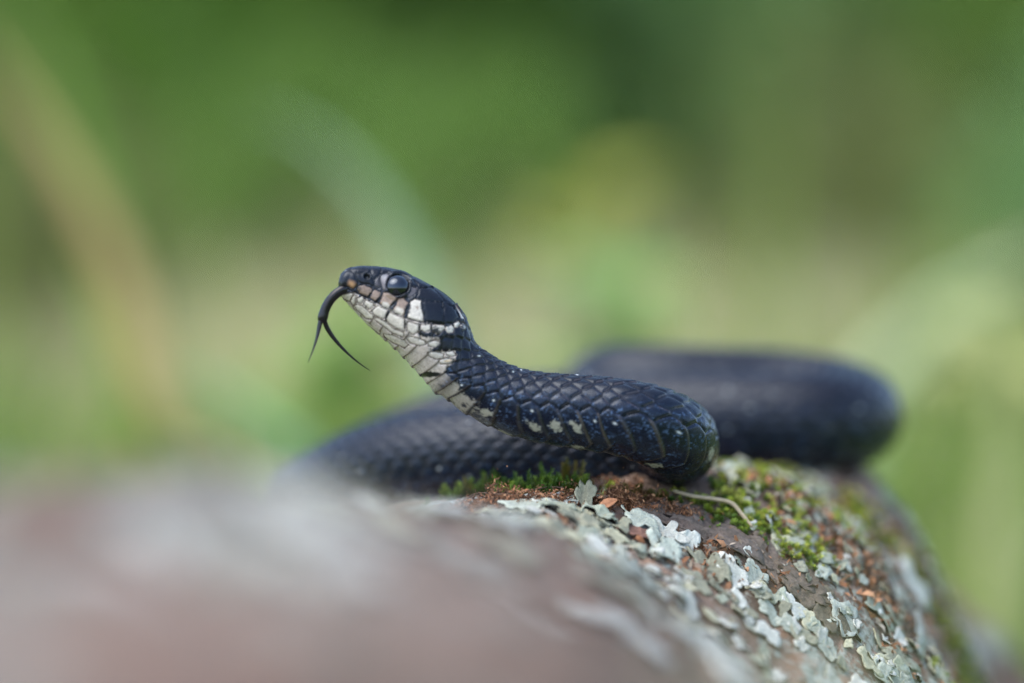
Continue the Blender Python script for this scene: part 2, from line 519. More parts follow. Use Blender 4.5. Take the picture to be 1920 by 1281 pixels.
for pi_, (nm, c, pts) in enumerate(POLY):
    pts = np.array(pts, float)
    c0, c1 = pts.min(0) - 5, pts.max(0) + 5
    sel = (wx > c0[0]) & (wx < c1[0]) & (wz > c0[1]) & (wz < c1[1])
    if not sel.any(): continue
    X_, Z_ = wx[sel], wz[sel]
    ins = np.zeros(X_.shape, bool)
    dm = np.full(X_.shape, 1e9)
    for a, b in zip(pts, np.roll(pts, -1, 0)):
        cond = (a[1] > Z_) != (b[1] > Z_)
        ins ^= cond & (X_ < (b[0] - a[0]) * (Z_ - a[1]) / (b[1] - a[1] + 1e-9) + a[0])
        e = b - a
        t = np.clip(((X_ - a[0]) * e[0] + (Z_ - a[1]) * e[1]) / (e @ e), 0, 1)
        dm = np.minimum(dm, np.hypot(X_ - a[0] - t * e[0], Z_ - a[1] - t * e[1]))
    tmp = inside[sel]; new = ins & ~tmp
    tmp |= ins; inside[sel] = tmp
    v = pd[sel]; v[new] = dm[new]; pd[sel] = v
    v = pcol[sel]; v[new] = c; pcol[sel] = v
    v = pid[sel]; v[new] = pi_; pid[sel] = v

def inpoly(X_, Z_, pts):
    pts = np.array(pts, float)
    ins = np.zeros(X_.shape, bool)
    for a, b in zip(pts, np.roll(pts, -1, 0)):
        cond = (a[1] > Z_) != (b[1] > Z_)
        ins ^= cond & (X_ < (b[0] - a[0]) * (Z_ - a[1]) / (b[1] - a[1] + 1e-9) + a[0])
    return ins
# pale throat against the black neck
WHITE = [(330,400),(500,376),(545,398),(610,440),(740,484),(850,542),(980,612),(1130,650),(1205,662),(1205,735),(1090,745),(1085,770),(1280,790),
         (1255,850),(1205,905),(1330,900),(1415,895),(1425,965),(1400,1015),(1340,1050),(1320,1090),(1380,1150),(1400,1210),(1440,1250),(1490,1290),(1480,1420),(1100,1420),(300,700)]
white = inpoly(HX + wn1 * 46 + wn2 * 30, HZ + wn2 * 46, WHITE)
hc = np.where(white[..., None], np.array(lin(162, 154, 146)), col[:nh])
# groove lines of the lattice on the pale throat
he, hf, hvent = edge[:nh], f[:nh], vent[:nh]
hc = mixc(hc, np.array(lin(72, 58, 48)), white * np.where(hvent, (1 - sstep(0, 0.07, hf)) * 0.7 + sstep(0.93, 0.99, hf) * 0.7, (1 - sstep(0.03, 0.14, he)) * 0.65))
hc = np.where(inside[..., None], pcol, hc)
white_poly = inside & (pcol.sum(-1) > 0.5)
gro = inside * (1 - sstep(3, 12, pd))
hc = mixc(hc, np.where((white_poly)[..., None], np.array(lin(74, 56, 45)), np.array(lin(6, 6, 7))), gro * 0.9)

def blob(cx, cy, rx, ry, ang, colr, soft=0.5, a=1.0, noise=0.55):
    global hc
    ca_, sa_ = math.cos(R(ang)), math.sin(R(ang))
    dx, dz = HX - cx, HZ - cy
    u = (dx * ca_ + dz * sa_) / rx; v_ = (-dx * sa_ + dz * ca_) / ry
    d = np.sqrt(u * u + v_ * v_) + (wn1 + wn2) * noise
    hc = mixc(hc, np.array(colr), (1 - sstep(1 - soft, 1 + soft * 0.3, d)) * a)
D = lin(15, 15, 18)
# pale lower halves of the upper lip
blob(800, 500, 48, 34, 30, WH, 0.4); blob(915, 548, 52, 38, 26, WH, 0.4); blob(590, 360, 30, 26, 20, TANC * 0.8, 0.7, 0.7)
blob(1075, 520, 22, 16, 30, TANC * 0.8, 0.6, 0.8); blob(800, 440, 40, 28, 30, TANC, 0.7, 0.6)
blob(495, 305, 34, 44, -35, lin(160, 124, 86), 0.8, 0.8); blob(560, 352, 20, 30, 0, D, 0.5, 0.5)
# dark bars between the lip shields
for b_ in [(655, 405, 16, 44, 35), (735, 448, 20, 48, 28), (862, 492, 25, 60, 38), (988, 540, 29, 74, 18), (812, 576, 16, 50, 22), (1128, 520, 22, 80, -12),
           (715, 455, 13, 30, 40), (968, 655, 10, 52, 5), (1098, 700, 11, 40, 0), (1150, 560, 26, 100, 0)]:
    blob(*b_, D, 0.45)
blob(1250, 560, 120, 96, 10, HB, 0.25, 1, 0.1)
blob(1240, 722, 60, 44, 20, D, 0.5, 0.95, 0.9); blob(1140, 752, 55, 16, 8, D, 0.5, 0.9, 0.8); blob(1280, 760, 46, 22, 20, D, 0.6, 0.8, 0.9)
blob(1120, 735, 34, 24, 10, D, 0.6, 0.8, 1.0)
blob(1400, 830, 150, 62, -18, D, 0.3, 1, 0.5); blob(1270, 880, 70, 26, -5, D, 0.35, 1, 0.6)
blob(1500, 800, 90, 160, -20, HB, 0.4)
blob(1355, 700, 26, 30, 0, lin(120, 122, 124), 0.8, 0.5, 1.2)
blob(1445, 745, 40, 26, -30, D, 0.5, 0.9)
# bands across the throat
blob(1190, 1108, 135, 26, -2, D, 0.4, 1, 0.3); blob(1330, 1215, 80, 14, 15, lin(60, 58, 52), 0.6, 0.7); blob(1080, 1020, 80, 10, 20, lin(120, 116, 108), 0.8, 0.5)
blob(1050, 905, 60, 10, 12, lin(120, 116, 116), 0.8, 0.4)
blob(1460, 1080, 80, 130, -30, HB, 0.4, 1, 0.5); blob(1350, 990, 40, 12, -10, lin(206, 172, 120), 0.8, 0.5)
blob(780, 250, 26, 34, 0, lin(120, 122, 126), 0.9, 0.6, 1.3)
# seam of the mouth
MOUTH = np.array([(340,336),(400,340),(480,362),(545,396),(640,434),(738,486),(820,536),(960,603),(1130,652),(1320,668)], float)
dmouth = np.full(HX.shape, 1e9)
for a, b in zip(MOUTH[:-1], MOUTH[1:]):
    e = b - a
    t = np.clip(((HX - a[0]) * e[0] + (HZ - a[1]) * e[1]) / (e @ e), 0, 1)
    dmouth = np.minimum(dmouth, np.hypot(HX - a[0] - t * e[0], HZ - a[1] - t * e[1]))
hc = mixc(hc, np.array(lin(30, 24, 20)), (1 - sstep(2, 9, dmouth)) * 0.85)
# nostril
dn = np.hypot((HX - 628) / 1.0, (HZ - 240) / 0.95)
hc = mixc(hc, np.array(lin(3, 3, 3)), 1 - sstep(20, 29, dn))
# eye socket
EX, EZ = 905.0, 315.0
de = np.hypot(HX - EX, HZ - EZ)
hc = mixc(hc, np.array(lin(10, 10, 12)), 1 - sstep(100, 124, de))
hc = hc * (1 + wn2[..., None] * 0.7 + wn1[..., None] * 0.3)
hw_ = sstep(chord[NHEAD - 1] + 0.9, chord[NHEAD - 1] - 2.5, ts[:nh])[:, None]
col[:nh] = mixc(col[:nh], np.clip(hc, 0.002, 1), hw_ * np.ones((1, NTH)))
topw = 1 - 0.7 * sstep(R(50), R(25), ath)[None, :]
hd = np.where(inside, (0.11 * sstep(0, 22, pd) - 0.10 * (1 - sstep(0, 7, pd))) * topw, disp[:nh] * 0.75)
hd = hd - 0.20 * (1 - sstep(0, 12, dmouth)) - 0.55 * (1 - sstep(12, 30, dn)) + 0.07 * (sstep(28, 34, dn) - sstep(34, 52, dn))
hd = hd + 0.26 * (sstep(88, 108, de) - sstep(112, 150, de)) - 0.55 * (1 - sstep(70, 104, de))
tipf = sstep(0.4, 2.5, ts[:nh])[:, None]
hmask = sstep(chord[NHEAD - 1] + 0.9, chord[NHEAD - 1] - 2.5, ts[:nh])[:, None]
disp[:nh] = disp[:nh] * (1 - hmask) + hd * hmask * tipf
near_pos = pos.copy()
pos = pos + nrm * disp[..., None]

verts = np.concatenate([pos.reshape(-1, 3), cen[:1] - tan[:1] * 0.15, cen[-1:]])
ii, jj = np.meshgrid(np.arange(nr - 1), np.arange(NTH), indexing='ij')
j2 = (jj + 1) % NTH
quads = np.stack([ii * NTH + jj, ii * NTH + j2, (ii + 1) * NTH + j2, (ii + 1) * NTH + jj], -1).reshape(-1, 4)
# close both ends with a fan of degenerate-free quads (two fan triangles each)
v0, v1 = nr * NTH, nr * NTH + 1
e0 = np.array([[v0, (j + 2) % NTH, (j + 1) % NTH, j] for j in range(0, NTH, 2)])
o_ = (nr - 1) * NTH
e1 = np.array([[v1, o_ + j, o_ + (j + 1) % NTH, o_ + (j + 2) % NTH] for j in range(0, NTH, 2)])
faces = np.concatenate([quads[:, ::-1], e0[:, ::-1], e1[:, ::-1]])
vcol = np.concatenate([col.reshape(-1, 3), col[0].mean(0, keepdims=True), col[-1].mean(0, keepdims=True)])

t = NT("snake_skin")
at = t.n("ShaderNodeAttribute", attribute_name="tint")
v = t.coord()
nz = t.noise(v, 6.0, 5, 0.7)
c = t.mix(1.0, at.outputs["Color"], t.ramp(nz, [(0.3, (0.75,) * 3), (0.7, (1.25,) * 3)]), 'MULTIPLY')
t.base(c)
rg = t.ramp(t.noise(v, 1.2, 4, 0.6), [(0.3, (0.20,) * 3), (0.7, (0.36,) * 3)])
t.l(rg, t.b.inputs["Roughness"])
t.bump(nz, 0.00005, 0.6)
t.b.inputs["Specular Tint"].default_value = (0.70, 0.82, 1.0, 1)      # bluish sheen of the scales, with the sky's blue put into the highlights
SKIN = t.set(0.4, 0.34)
t.l(rg, t.b.inputs["Roughness"])

snake = empty("grass_snake", (0, 0, 0))
tag(snake, "glossy black snake with white throat, coiled on the log with raised head and tongue out", "snake")
body = mk("body", verts, faces, SKIN, snake, vcol)

# --- eyes
t = NT("snake_eye")
tcn = t.n("ShaderNodeTexCoord")
sx = t.n("ShaderNodeVectorMath", operation='LENGTH')
mpn = t.n("ShaderNodeMapping"); mpn.inputs["Scale"].default_value = (1000, 1000, 0)
t.l(tcn.outputs["Object"], mpn.inputs["Vector"]); t.l(mpn.outputs[0], sx.inputs[0])
rc = t.ramp(t.math('DIVIDE', sx.outputs["Value"], 2.2), [(0.0, (0.003, 0.003, 0.004)), (0.62, (0.003, 0.003, 0.004)), (0.68, lin(20, 17, 16)), (0.76, lin(15, 14, 15)), (0.82, (0.004, 0.004, 0.005)), (1.0, (0.004, 0.004, 0.005))])
t.base(rc)
EYE = t.set(0.05, 0.6)
t.b.inputs["Specular Tint"].default_value = (0.6, 0.76, 1.0, 1)  # blue of the reflected sky put into the eye's highlight tint
t.b.inputs["Coat Weight"].default_value = 0.25
t.b.inputs["Coat Roughness"].default_value = 0.02
def eye_mesh(Rr=2.25, nu=40, nv=24):
    vv, ff = [(0, 0, Rr)], []
    for i in range(1, nv):
        a = math.pi * i / nv
        for j in range(nu):
            b = 2 * math.pi * j / nu
            vv.append((Rr * math.sin(a) * math.cos(b), Rr * math.sin(a) * math.sin(b), Rr * math.cos(a)))
    vv.append((0, 0, -Rr))
    for j in range(nu): ff.append((0, 1 + j, 1 + (j + 1) % nu))
    for i in range(nv - 2):
        for j in range(nu):
            a, b = 1 + i * nu + j, 1 + i * nu + (j + 1) % nu
            ff.append((a, a + nu, b + nu, b))
    last = len(vv) - 1
    for j in range(nu): ff.append((last, last - nu + (j + 1) % nu, last - nu + j))
    return vv, ff
for sgn in (1, -1):
    sel = (near if sgn > 0 else mirror[near])
    dd = np.where(np.isin(np.arange(NTH), sel)[None, :], np.hypot(HX - EX, HZ - EZ), 1e9)
    fi = np.unravel_index(np.argmin(dd), dd.shape)
    p = near_pos[fi]; n = nrm[fi]
    vv, ff = eye_mesh()
    o = mk("eye", vv, ff, EYE, snake)
    o.location = (p - n * 1.24) * MM
    o.rotation_euler = Vector(n).to_track_quat('Z', 'Y').to_euler()

# --- tongue
t = NT("tongue_skin")
v = t.coord()
nz = t.noise(v, 3.0, 4)
t.base(t.ramp(nz, [(0.3, lin(9, 8, 12)), (0.7, lin(20, 18, 26))]))
t.bump(nz, 0.00006, 0.5)
TONGUE = t.set(0.25, 0.35)

def tube(pts, radii, n=12, flat=None, sub=6):
    """smooth tapered tube; pts mm"""
    pts = np.array(pts, float); radii = np.array(radii, float)
    T = np.concatenate([[0], np.cumsum(np.linalg.norm(np.diff(pts, axis=0), axis=1))])
    D_ = np.concatenate([pts, radii[:, None]], 1)
    m = np.gradient(D_, T, axis=0) if len(pts) > 2 else np.repeat((D_[1:] - D_[:1]) / T[-1], 2, 0)
    out = []
    for i in range(len(pts) - 1):
        h = T[i + 1] - T[i]
        for s in range(sub if i < len(pts) - 2 else sub + 1):
            u = s / sub
            out.append((2*u**3 - 3*u**2 + 1) * D_[i] + (u**3 - 2*u**2 + u) * h * m[i] + (-2*u**3 + 3*u**2) * D_[i+1] + (u**3 - u**2) * h * m[i+1])
    out = np.array(out)
    c_, r_ = out[:, :3], np.maximum(out[:, 3], 0.02)
    tg = np.gradient(c_, axis=0); tg /= np.linalg.norm(tg, axis=1)[:, None] + 1e-9
    ref = np.array([0, 1.0, 0.001]) if flat is None else np.array(flat[0], float)
    asp = 1.0 if flat is None else flat[1]
    vv, ff = [], []
    for i in range(len(c_)):
        a = ref - tg[i] * ref.dot(tg[i]); a /= np.linalg.norm(a) + 1e-9
        b = np.cross(tg[i], a)
        for j in range(n):
            ph = 2 * math.pi * j / n
            vv.append(c_[i] + r_[i] * (a * math.cos(ph) + b * math.sin(ph) * asp))
    for i in range(len(c_) - 1):
        for j in range(n):
            ff.append((i * n + j, i * n + (j + 1) % n, (i + 1) * n + (j + 1) % n, (i + 1) * n + j))
    ff.append(tuple(range(n - 1, -1, -1)))
    k_ = (len(c_) - 1) * n
    ff.append(tuple(range(k_, k_ + n)))
    return vv, ff
def zp(x, y, Y): 
    a, b = Z1(x, y)
    return img(a, b, Y)
tp = [zp(520, 352, -2.0), zp(460, 348, -4.0), zp(400, 352, -4.6), zp(330, 395, -4.8), zp(270, 465, -4.8), zp(232, 545, -4.8), zp(214, 615, -4.8), zp(208, 650, -4.8)]
vv, ff = tube(tp, [0.6, 0.74, 0.80, 0.80, 0.80, 0.82, 0.84, 0.6], 16)
tongue = mk("tongue", vv, ff, TONGUE, snake)
vv, ff = tube([zp(202, 615, -5.0), zp(185, 690, -5.2), zp(168, 770, -5.6), zp(138, 870, -6.2), zp(85, 1010, -7.0)], [0.42, 0.38, 0.27, 0.17, 0.05], 10)
mk("fork_tip", vv, ff, TONGUE, tongue)
vv, ff = tube([zp(226, 615, -4.6), zp(258, 700, -4.2), zp(325, 800, -3.8), zp(430, 915, -3.2), zp(540, 1010, -2.6), zp(640, 1080, -2.2)], [0.44, 0.42, 0.34, 0.22, 0.13, 0.05], 10)
mk("fork_tip", vv, ff, TONGUE, tongue)

# ------------------------------------------------------------------ the log
AX = np.array([0.26, 0.9656]); NX = np.array([0.9656, -0.26])     # along the log (in plan), across to the right
LR = 88.0
CREST = np.array([4.0, 0.0])
def base_h(x, y):
    d = np.stack([x - CREST[0], y - CREST[1]], -1)
    o = d @ NX
    s = d @ AX
    far = np.clip((s - 115) / 250, 0, 1)
    return -25.5 - LR + np.sqrt(np.clip(LR ** 2 - o ** 2, 1, None)) - 110 * far ** 1.6
cpts = []
# the snake's resting line
for i in range(4, len(BODY) - 6):
    b = BODY[i]
    c_ = bc[i]
    if i >= 24: continue
    cpts.append((c_[0], c_[1], c_[2] - b[3] + 0.7))
def at(px, py, Y): 
    p = img(px, py, Y); cpts.append((p[0], p[1], p[2]))
for a in [(1270, 916, 10), (1000, 935, 3), (1150, 940, 2), (880, 945, 4), (1200, 1010, -8), (1300, 1072, -8), (1400, 1128, -8), (1500, 1192, -8), (1570, 1250, -8), (1620, 1330, -10),
          (1330, 930, 8), (1420, 1010, 6), (1500, 1075, 4),
          (1400, 862, 108), (1230, 866, 110), (1540, 868, 105), (1300, 858, 140), (1480, 858, 138),
          (1480, 900, 45), (1600, 985, 40), (1680, 1080, 38), (1740, 1200, 36), (1650, 905, 75), (1740, 985, 85), (1775, 1100, 82), (1810, 1210, 78),
          (1000, 985, -50), (1100, 1030, -50), (1200, 1100, -55), (1300, 1190, -60), (850, 975, -50),
          (900, 1040, -100), (1000, 1110, -110), (1100, 1200, -110), (760, 955, -90),
          (620, 930, -150), (500, 912, -175), (350, 918, -185), (150, 925, -190), (0, 940, -190), (700, 965, -160), (800, 1040, -170), (950, 1150, -185),
          (400, 1050, -235), (700, 1130, -230), (100, 1060, -240),
          (500, 1240, -280), (200, 1200, -280), (900, 1225, -215), (1150, 1190, -225), (1330, 1215, -235),
          (1850, 1400, 70), (1850, 1430, 30), (1870, 1480, 105)]:
    at(*a)
cp = np.array(cpts)
SIG = 30.0
def kern(a, b):
    d2 = ((a[:, None, :] - b[None, :, :]) ** 2).sum(-1)
    return np.exp(-d2 / (2 * SIG ** 2))
K = kern(cp[:, :2], cp[:, :2])
wgt = np.linalg.solve(K + 0.06 * np.eye(len(cp)), cp[:, 2] - base_h(cp[:, 0], cp[:, 1]))
def smooth_h(x, y):
    x = np.asarray(x, float).ravel(); y = np.asarray(y, float).ravel()
    out = np.empty(len(x))
    for i in range(0, len(x), 40000):
        p = np.stack([x[i:i+40000], y[i:i+40000]], -1)
        out[i:i+40000] = base_h(p[:, 0], p[:, 1]) + kern(p, cp[:, :2]) @ wgt
    return out
# keep the wood below the resting body
sidx = np.where((ts > chord[NHEAD + 10]))[0][::12]
scen, srad = cen[sidx], rr[sidx]
def relief(x, y):
    s = x * AX[0] + y * AX[1]; o = x * NX[0] + y * NX[1]
    p = np.stack([s / 26, o / 9, np.zeros_like(s)], -1)
    a = fbm(p, 4, 71) - 0.5
    p2 = np.stack([s / 7, o / 2.6, np.zeros_like(s) + 5], -1)
    b = fbm(p2, 4, 81) - 0.5
    cr = np.abs(fbm(np.stack([s / 34, o / 7, np.zeros_like(s) + 9], -1), 3, 91) - 0.5)
    return 3.0 * a + 1.9 * b - 1.6 * (1 - sstep(0.0, 0.045, cr))
def H(x, y):
    x = np.asarray(x, float).ravel(); y = np.asarray(y, float).ravel()
    z = smooth_h(x, y) + relief(x, y)
    return z
def clear(x, y, z):
    """push a surface point under the snake"""
    for i in range(0, len(x), 20000):
        d2 = (x[i:i+20000, None] - scen[None, :, 0]) ** 2 + (y[i:i+20000, None] - scen[None, :, 1]) ** 2
        bot = scen[None, :, 2] - np.sqrt(np.clip(srad[None, :] ** 2 - d2, 0, None)) + 0.35
        bot = np.where(d2 < srad[None, :] ** 2, bot, 1e9)
        z[i:i+20000] = np.minimum(z[i:i+20000], bot.min(1))
    return z

def axis_steps(lo, hi):
    out = [lo]
    while out[-1] < hi:
        s = out[-1]
        out.append(s + (0.42 if -45 < s < 45 else 0.8 if -120 < s < 110 else 2.0))
    return np.array(out)
ss = axis_steps(-330.0, 420.0)
# across: fine on the upper side
fa = np.linspace(-1.0, 1.0, 420)
fa = 0.55 * fa + 0.45 * np.sign(fa) * np.abs(fa) ** 2.2
phi = np.concatenate([fa * R(104), np.linspace(R(110), R(250), 40)])
oo = LR * np.sin(phi)
SS, OO = np.meshgrid(ss, oo, indexing='ij')
PHI = np.repeat(phi[None, :], len(ss), 0)
GX = CREST[0] + SS * AX[0] + OO * NX[0]
GY = CREST[1] + SS * AX[1] + OO * NX[1]
GZ = np.empty_like(GX)
topm = np.cos(PHI) > 0.0
zt = H(GX[topm], GY[topm])
GZ[topm] = clear(GX[topm], GY[topm], zt)
basezc = -25.5 - LR - 110 * np.clip((SS - 115) / 250, 0, 1) ** 1.6
und = ~topm
rel = fbm(np.stack([SS[und] / 30, PHI[und] * 6, np.zeros(und.sum())], -1), 4, 95) - 0.5
GZ[und] = (basezc + LR * np.cos(PHI))[und] + rel * 3
lv = np.stack([GX, GY, GZ], -1)
nph = len(phi)
verts = np.concatenate([lv.reshape(-1, 3), lv[0].mean(0, keepdims=True), lv[-1].mean(0, keepdims=True)])
ii, jj = np.meshgrid(np.arange(len(ss) - 1), np.arange(nph), indexing='ij')
j2 = (jj + 1) % nph
quads = np.stack([ii * nph + jj, ii * nph + j2, (ii + 1) * nph + j2, (ii + 1) * nph + jj], -1).reshape(-1, 4)
nv_ = len(ss) * nph
e0 = np.array([[nv_, (j + 2) % nph, (j + 1) % nph, j] for j in range(0, nph, 2)])
o_ = (len(ss) - 1) * nph
e1 = np.array([[nv_ + 1, o_ + j, o_ + (j + 1) % nph, o_ + (j + 2) % nph] for j in range(0, nph, 2)])
faces = np.concatenate([quads, e0, e1])[:, ::-1]

t = NT("bark")
v = t.coord()
rot = t.n("ShaderNodeVectorRotate", rotation_type='Z_AXIS'); rot.inputs["Angle"].default_value = math.atan2(AX[0], AX[1])
t.l(v, rot.inputs["Vector"])
mp = t.n("ShaderNodeMapping"); mp.inputs["Scale"].default_value = (1.0, 0.32, 1.0)
t.l(rot.outputs[0], mp.inputs["Vector"])
g1 = t.noise(mp.outputs[0], 0.22, 8, 0.65)
wood = t.ramp(g1, [(0.28, lin(58, 48, 42)), (0.42, lin(98, 84, 74)), (0.55, lin(128, 110, 100)), (0.72, lin(148, 130, 122))])
g2 = t.noise(v, 1.6, 6, 0.7)
wood = t.mix(1.0, wood, t.ramp(g2, [(0.3, (0.6,) * 3), (0.7, (1.3,) * 3)]), 'MULTIPLY')
# crust lichen
l1 = t.noise(v, 0.055, 5, 0.62)
l2 = t.noise(v, 0.5, 6, 0.7)
lm = t.math('ADD', t.math('MULTIPLY', l1, 0.65), t.math('MULTIPLY', l2, 0.35))
lmask = t.ramp(lm, [(0.515, (0, 0, 0)), (0.56, (1, 1, 1))])
lich = t.ramp(t.noise(v, 0.9, 5), [(0.3, lin(122, 130, 120)), (0.7, lin(164, 170, 162))])
g3 = t.noise(v, 0.03, 3, 0.5)
wood = t.mix(1.0, wood, t.ramp(g3, [(0.38, (0.42, 0.39, 0.35)), (0.5, (0.9, 0.86, 0.82)), (0.62, (1.25, 1.2, 1.16))]), 'MULTIPLY')
c = t.mix(lmask, wood, lich)
# reddish rot
rm = t.ramp(t.noise(v, 0.12, 4), [(0.56, (0, 0, 0)), (0.66, (0.75, 0.75, 0.75))])
c = t.mix(rm, c, lin(124, 90, 72))
t.base(c)
t.bump(t.math('ADD', g2, t.math('MULTIPLY', lmask, 0.4)), 0.0006, 0.7)
BARK = t.set(0.85, 0.2)
log = empty("fallen_log", (0, 0, 0))
tag(log, "weathered log crusted with pale lichen, moss and crumbling bark under the snake", "log")
trunk = mk("trunk", verts, faces, BARK, log)

GS = 0.8
gxs, gys = np.arange(-130, 140, GS), np.arange(-335, 215, GS)
gX, gY = np.meshgrid(gxs, gys, indexing='ij')
g_s = smooth_h(gX, gY).reshape(gX.shape)
g_h = g_s + relief(gX.ravel(), gY.ravel()).reshape(gX.shape)
def lookup(g, x, y):
    u = np.clip((np.asarray(x, float).ravel() - gxs[0]) / GS, 0, len(gxs) - 1.01); v_ = np.clip((np.asarray(y, float).ravel() - gys[0]) / GS, 0, len(gys) - 1.01)
    i, j = u.astype(int), v_.astype(int); a, b = u - i, v_ - j
    return g[i, j] * (1 - a) * (1 - b) + g[i + 1, j] * a * (1 - b) + g[i, j + 1] * (1 - a) * b + g[i + 1, j + 1] * a * b
def smooth_h(x, y): return lookup(g_s, x, y)
def H(x, y): return lookup(g_h, x, y)
def normal_at(x, y, e=1.2):
    z = smooth_h([x, x + e, x - e, x, x], [y, y, y, y + e, y - e])
    n = np.array([-(z[1] - z[2]) / (2 * e), -(z[3] - z[4]) / (2 * e), 1.0])
    return z[0], n / np.linalg.norm(n)

_hits = {}
def hit(px, py):
    if (px, py) not in _hits: _hits[(px, py)] = _hit(px, py)
    return _hits[(px, py)]
def _hit(px, py):
    """where the line of sight through a photo pixel meets the log"""
    Ys = np.arange(-330, 150, 1.0)
    k_ = (CAMD + Ys) / CAMD
    X_, Z_ = (px - 960) * PX * k_, (640.5 - py) * PX * k_
    h = smooth_h(X_, Ys)
    below = np.where(Z_ < h)[0]
    # the surface in front of the snake: first crossing beyond the near hump
    ok = [b for b in below if Ys[b] > -60]
    i = ok[0] if ok else below[0]
    return X_[i], Ys[i]

def free(x, y, m=0.5):
    d = np.hypot(scen[:, 0] - x, scen[:, 1] - y)
    return (d > srad * 0.92 + m).all()

# ---- lichen flakes
LTOP = tint_mat("lichen_thallus", 0.8, 0.25, 0.32, 2.2, 0.00035)
t = NT("lichen_underside"); t.base(lin(24, 20, 18)); LBOT = t.set(0.9, 0.1)
LCOL = [lin(188, 192, 184), lin(168, 176, 164), lin(200, 202, 192), lin(152, 160, 144), lin(178, 178, 152), lin(140, 142, 124)]
def lichen(x, y, rad_, seed, curl=0.6, lift=0.25, asp=1.0, ang=0.0, tilt=(0, 0), name="lichen_flake", colr=None, nrad=5, nang=60, raw=False):
    r_ = np.random.default_rng(seed)
    z0, n = normal_at(x, y)
    a = np.array([math.cos(ang), math.sin(ang), 0]); a -= n * a.dot(n); a /= np.linalg.norm(a)
    b = np.cross(n, a)
    ph = np.arange(nang) / nang * 2 * np.pi
    out = np.ones(nang)
    for kf in (2, 3, 4):
        out += r_.uniform(0.06, 0.20) * np.cos(kf * ph + r_.uniform(0, 6.28))
    nlobe = int(r_.integers(5, 9)); wob = 0.5 * np.sin(2 * ph + r_.uniform(0, 6)) + 0.4 * np.sin(3 * ph + r_.uniform(0, 6))
    out *= 0.72 + 0.36 * np.abs(np.cos(nlobe / 2 * ph + wob)) ** 0.55 + 0.07 * np.abs(np.cos(nlobe * 1.5 * ph + wob * 2))
    wr = [(r_.uniform(0.02, 0.07), r_.integers(1, 5), r_.uniform(0, 6.28), r_.uniform(2, 7)) for _ in range(4)]
    out = np.clip(out, 0.3, 1.8)
    edgeup = 0.5 + 0.5 * np.cos(2 * ph + r_.uniform(0, 6)) * np.cos(3 * ph + r_.uniform(0, 6))
    vt = [(0.0, 0.0, 0.12)]
    for i in range(1, nrad + 1):
        fr = (i / nrad)
        for j in range(nang):
            w = out[j] * rad_ * fr
            zz = 0.12 + curl * edgeup[j] * fr ** 3 + sum(a_ * rad_ * 0.6 * math.sin(k0_ * ph[j] + p_ + f0_ * fr) for a_, k0_, p_, f0_ in wr)
            vt.append((w * math.cos(ph[j]) * asp, w * math.sin(ph[j]), zz))
    vt = np.array(vt)
    vt[:, 2] += vt[:, 0] * tilt[0] + vt[:, 1] * tilt[1]
    pw = np.array([x, y, z0])[None, :] + vt[:, :1] * a + vt[:, 1:2] * b
    dz = H(pw[:, 0], pw[:, 1]) - pw[:, 2]
    hz = np.clip(dz, -2.5, 2.5)
    pw[:, 2] += hz
    hmean = lift
    pw = pw + n[None, :] * (vt[:, 2:3] + hmean)
    nvt = len(pw)
    bot = pw - n[None, :] * 0.22
    ff = []; mi = []
    for j in range(nang):
        ff.append((0, 1 + j, 1 + (j + 1) % nang)); mi.append(0)
    for i in range(nrad - 1):
        for j in range(nang):
            p0 = 1 + i * nang + j; p1 = 1 + i * nang + (j + 1) % nang
            ff.append((p0, p0 + nang, p1 + nang, p1)); mi.append(0)
    top_n = len(ff)
    for fc in list(ff): ff.append(tuple(q_ + nvt for q_ in fc[::-1])); mi.append(1)
    ob = 1 + (nrad - 1) * nang
    for j in range(nang):
        p0, p1 = ob + j, ob + (j + 1) % nang
        ff.append((p0, p0 + nvt, p1 + nvt, p1)); mi.append(0)
    cc = np.array(colr if colr is not None else LCOL[int(r_.integers(len(LCOL)))]) * r_.uniform(0.85, 1.1)
    rim_ = np.concatenate([[0], np.repeat(np.arange(1, nrad + 1) / nrad, nang)])
    cl = cc[None, :] * (0.86 + 0.30 * rim_[:, None] ** 4) * r_.uniform(0.9, 1.08, (nvt, 1))
    if raw: return np.concatenate([pw, bot]), ff, mi, np.concatenate([cl, cl])
    return mk(name, np.concatenate([pw, bot]), ff, [LTOP, LBOT], log, np.concatenate([cl, cl]), midx=mi)

nl = 0
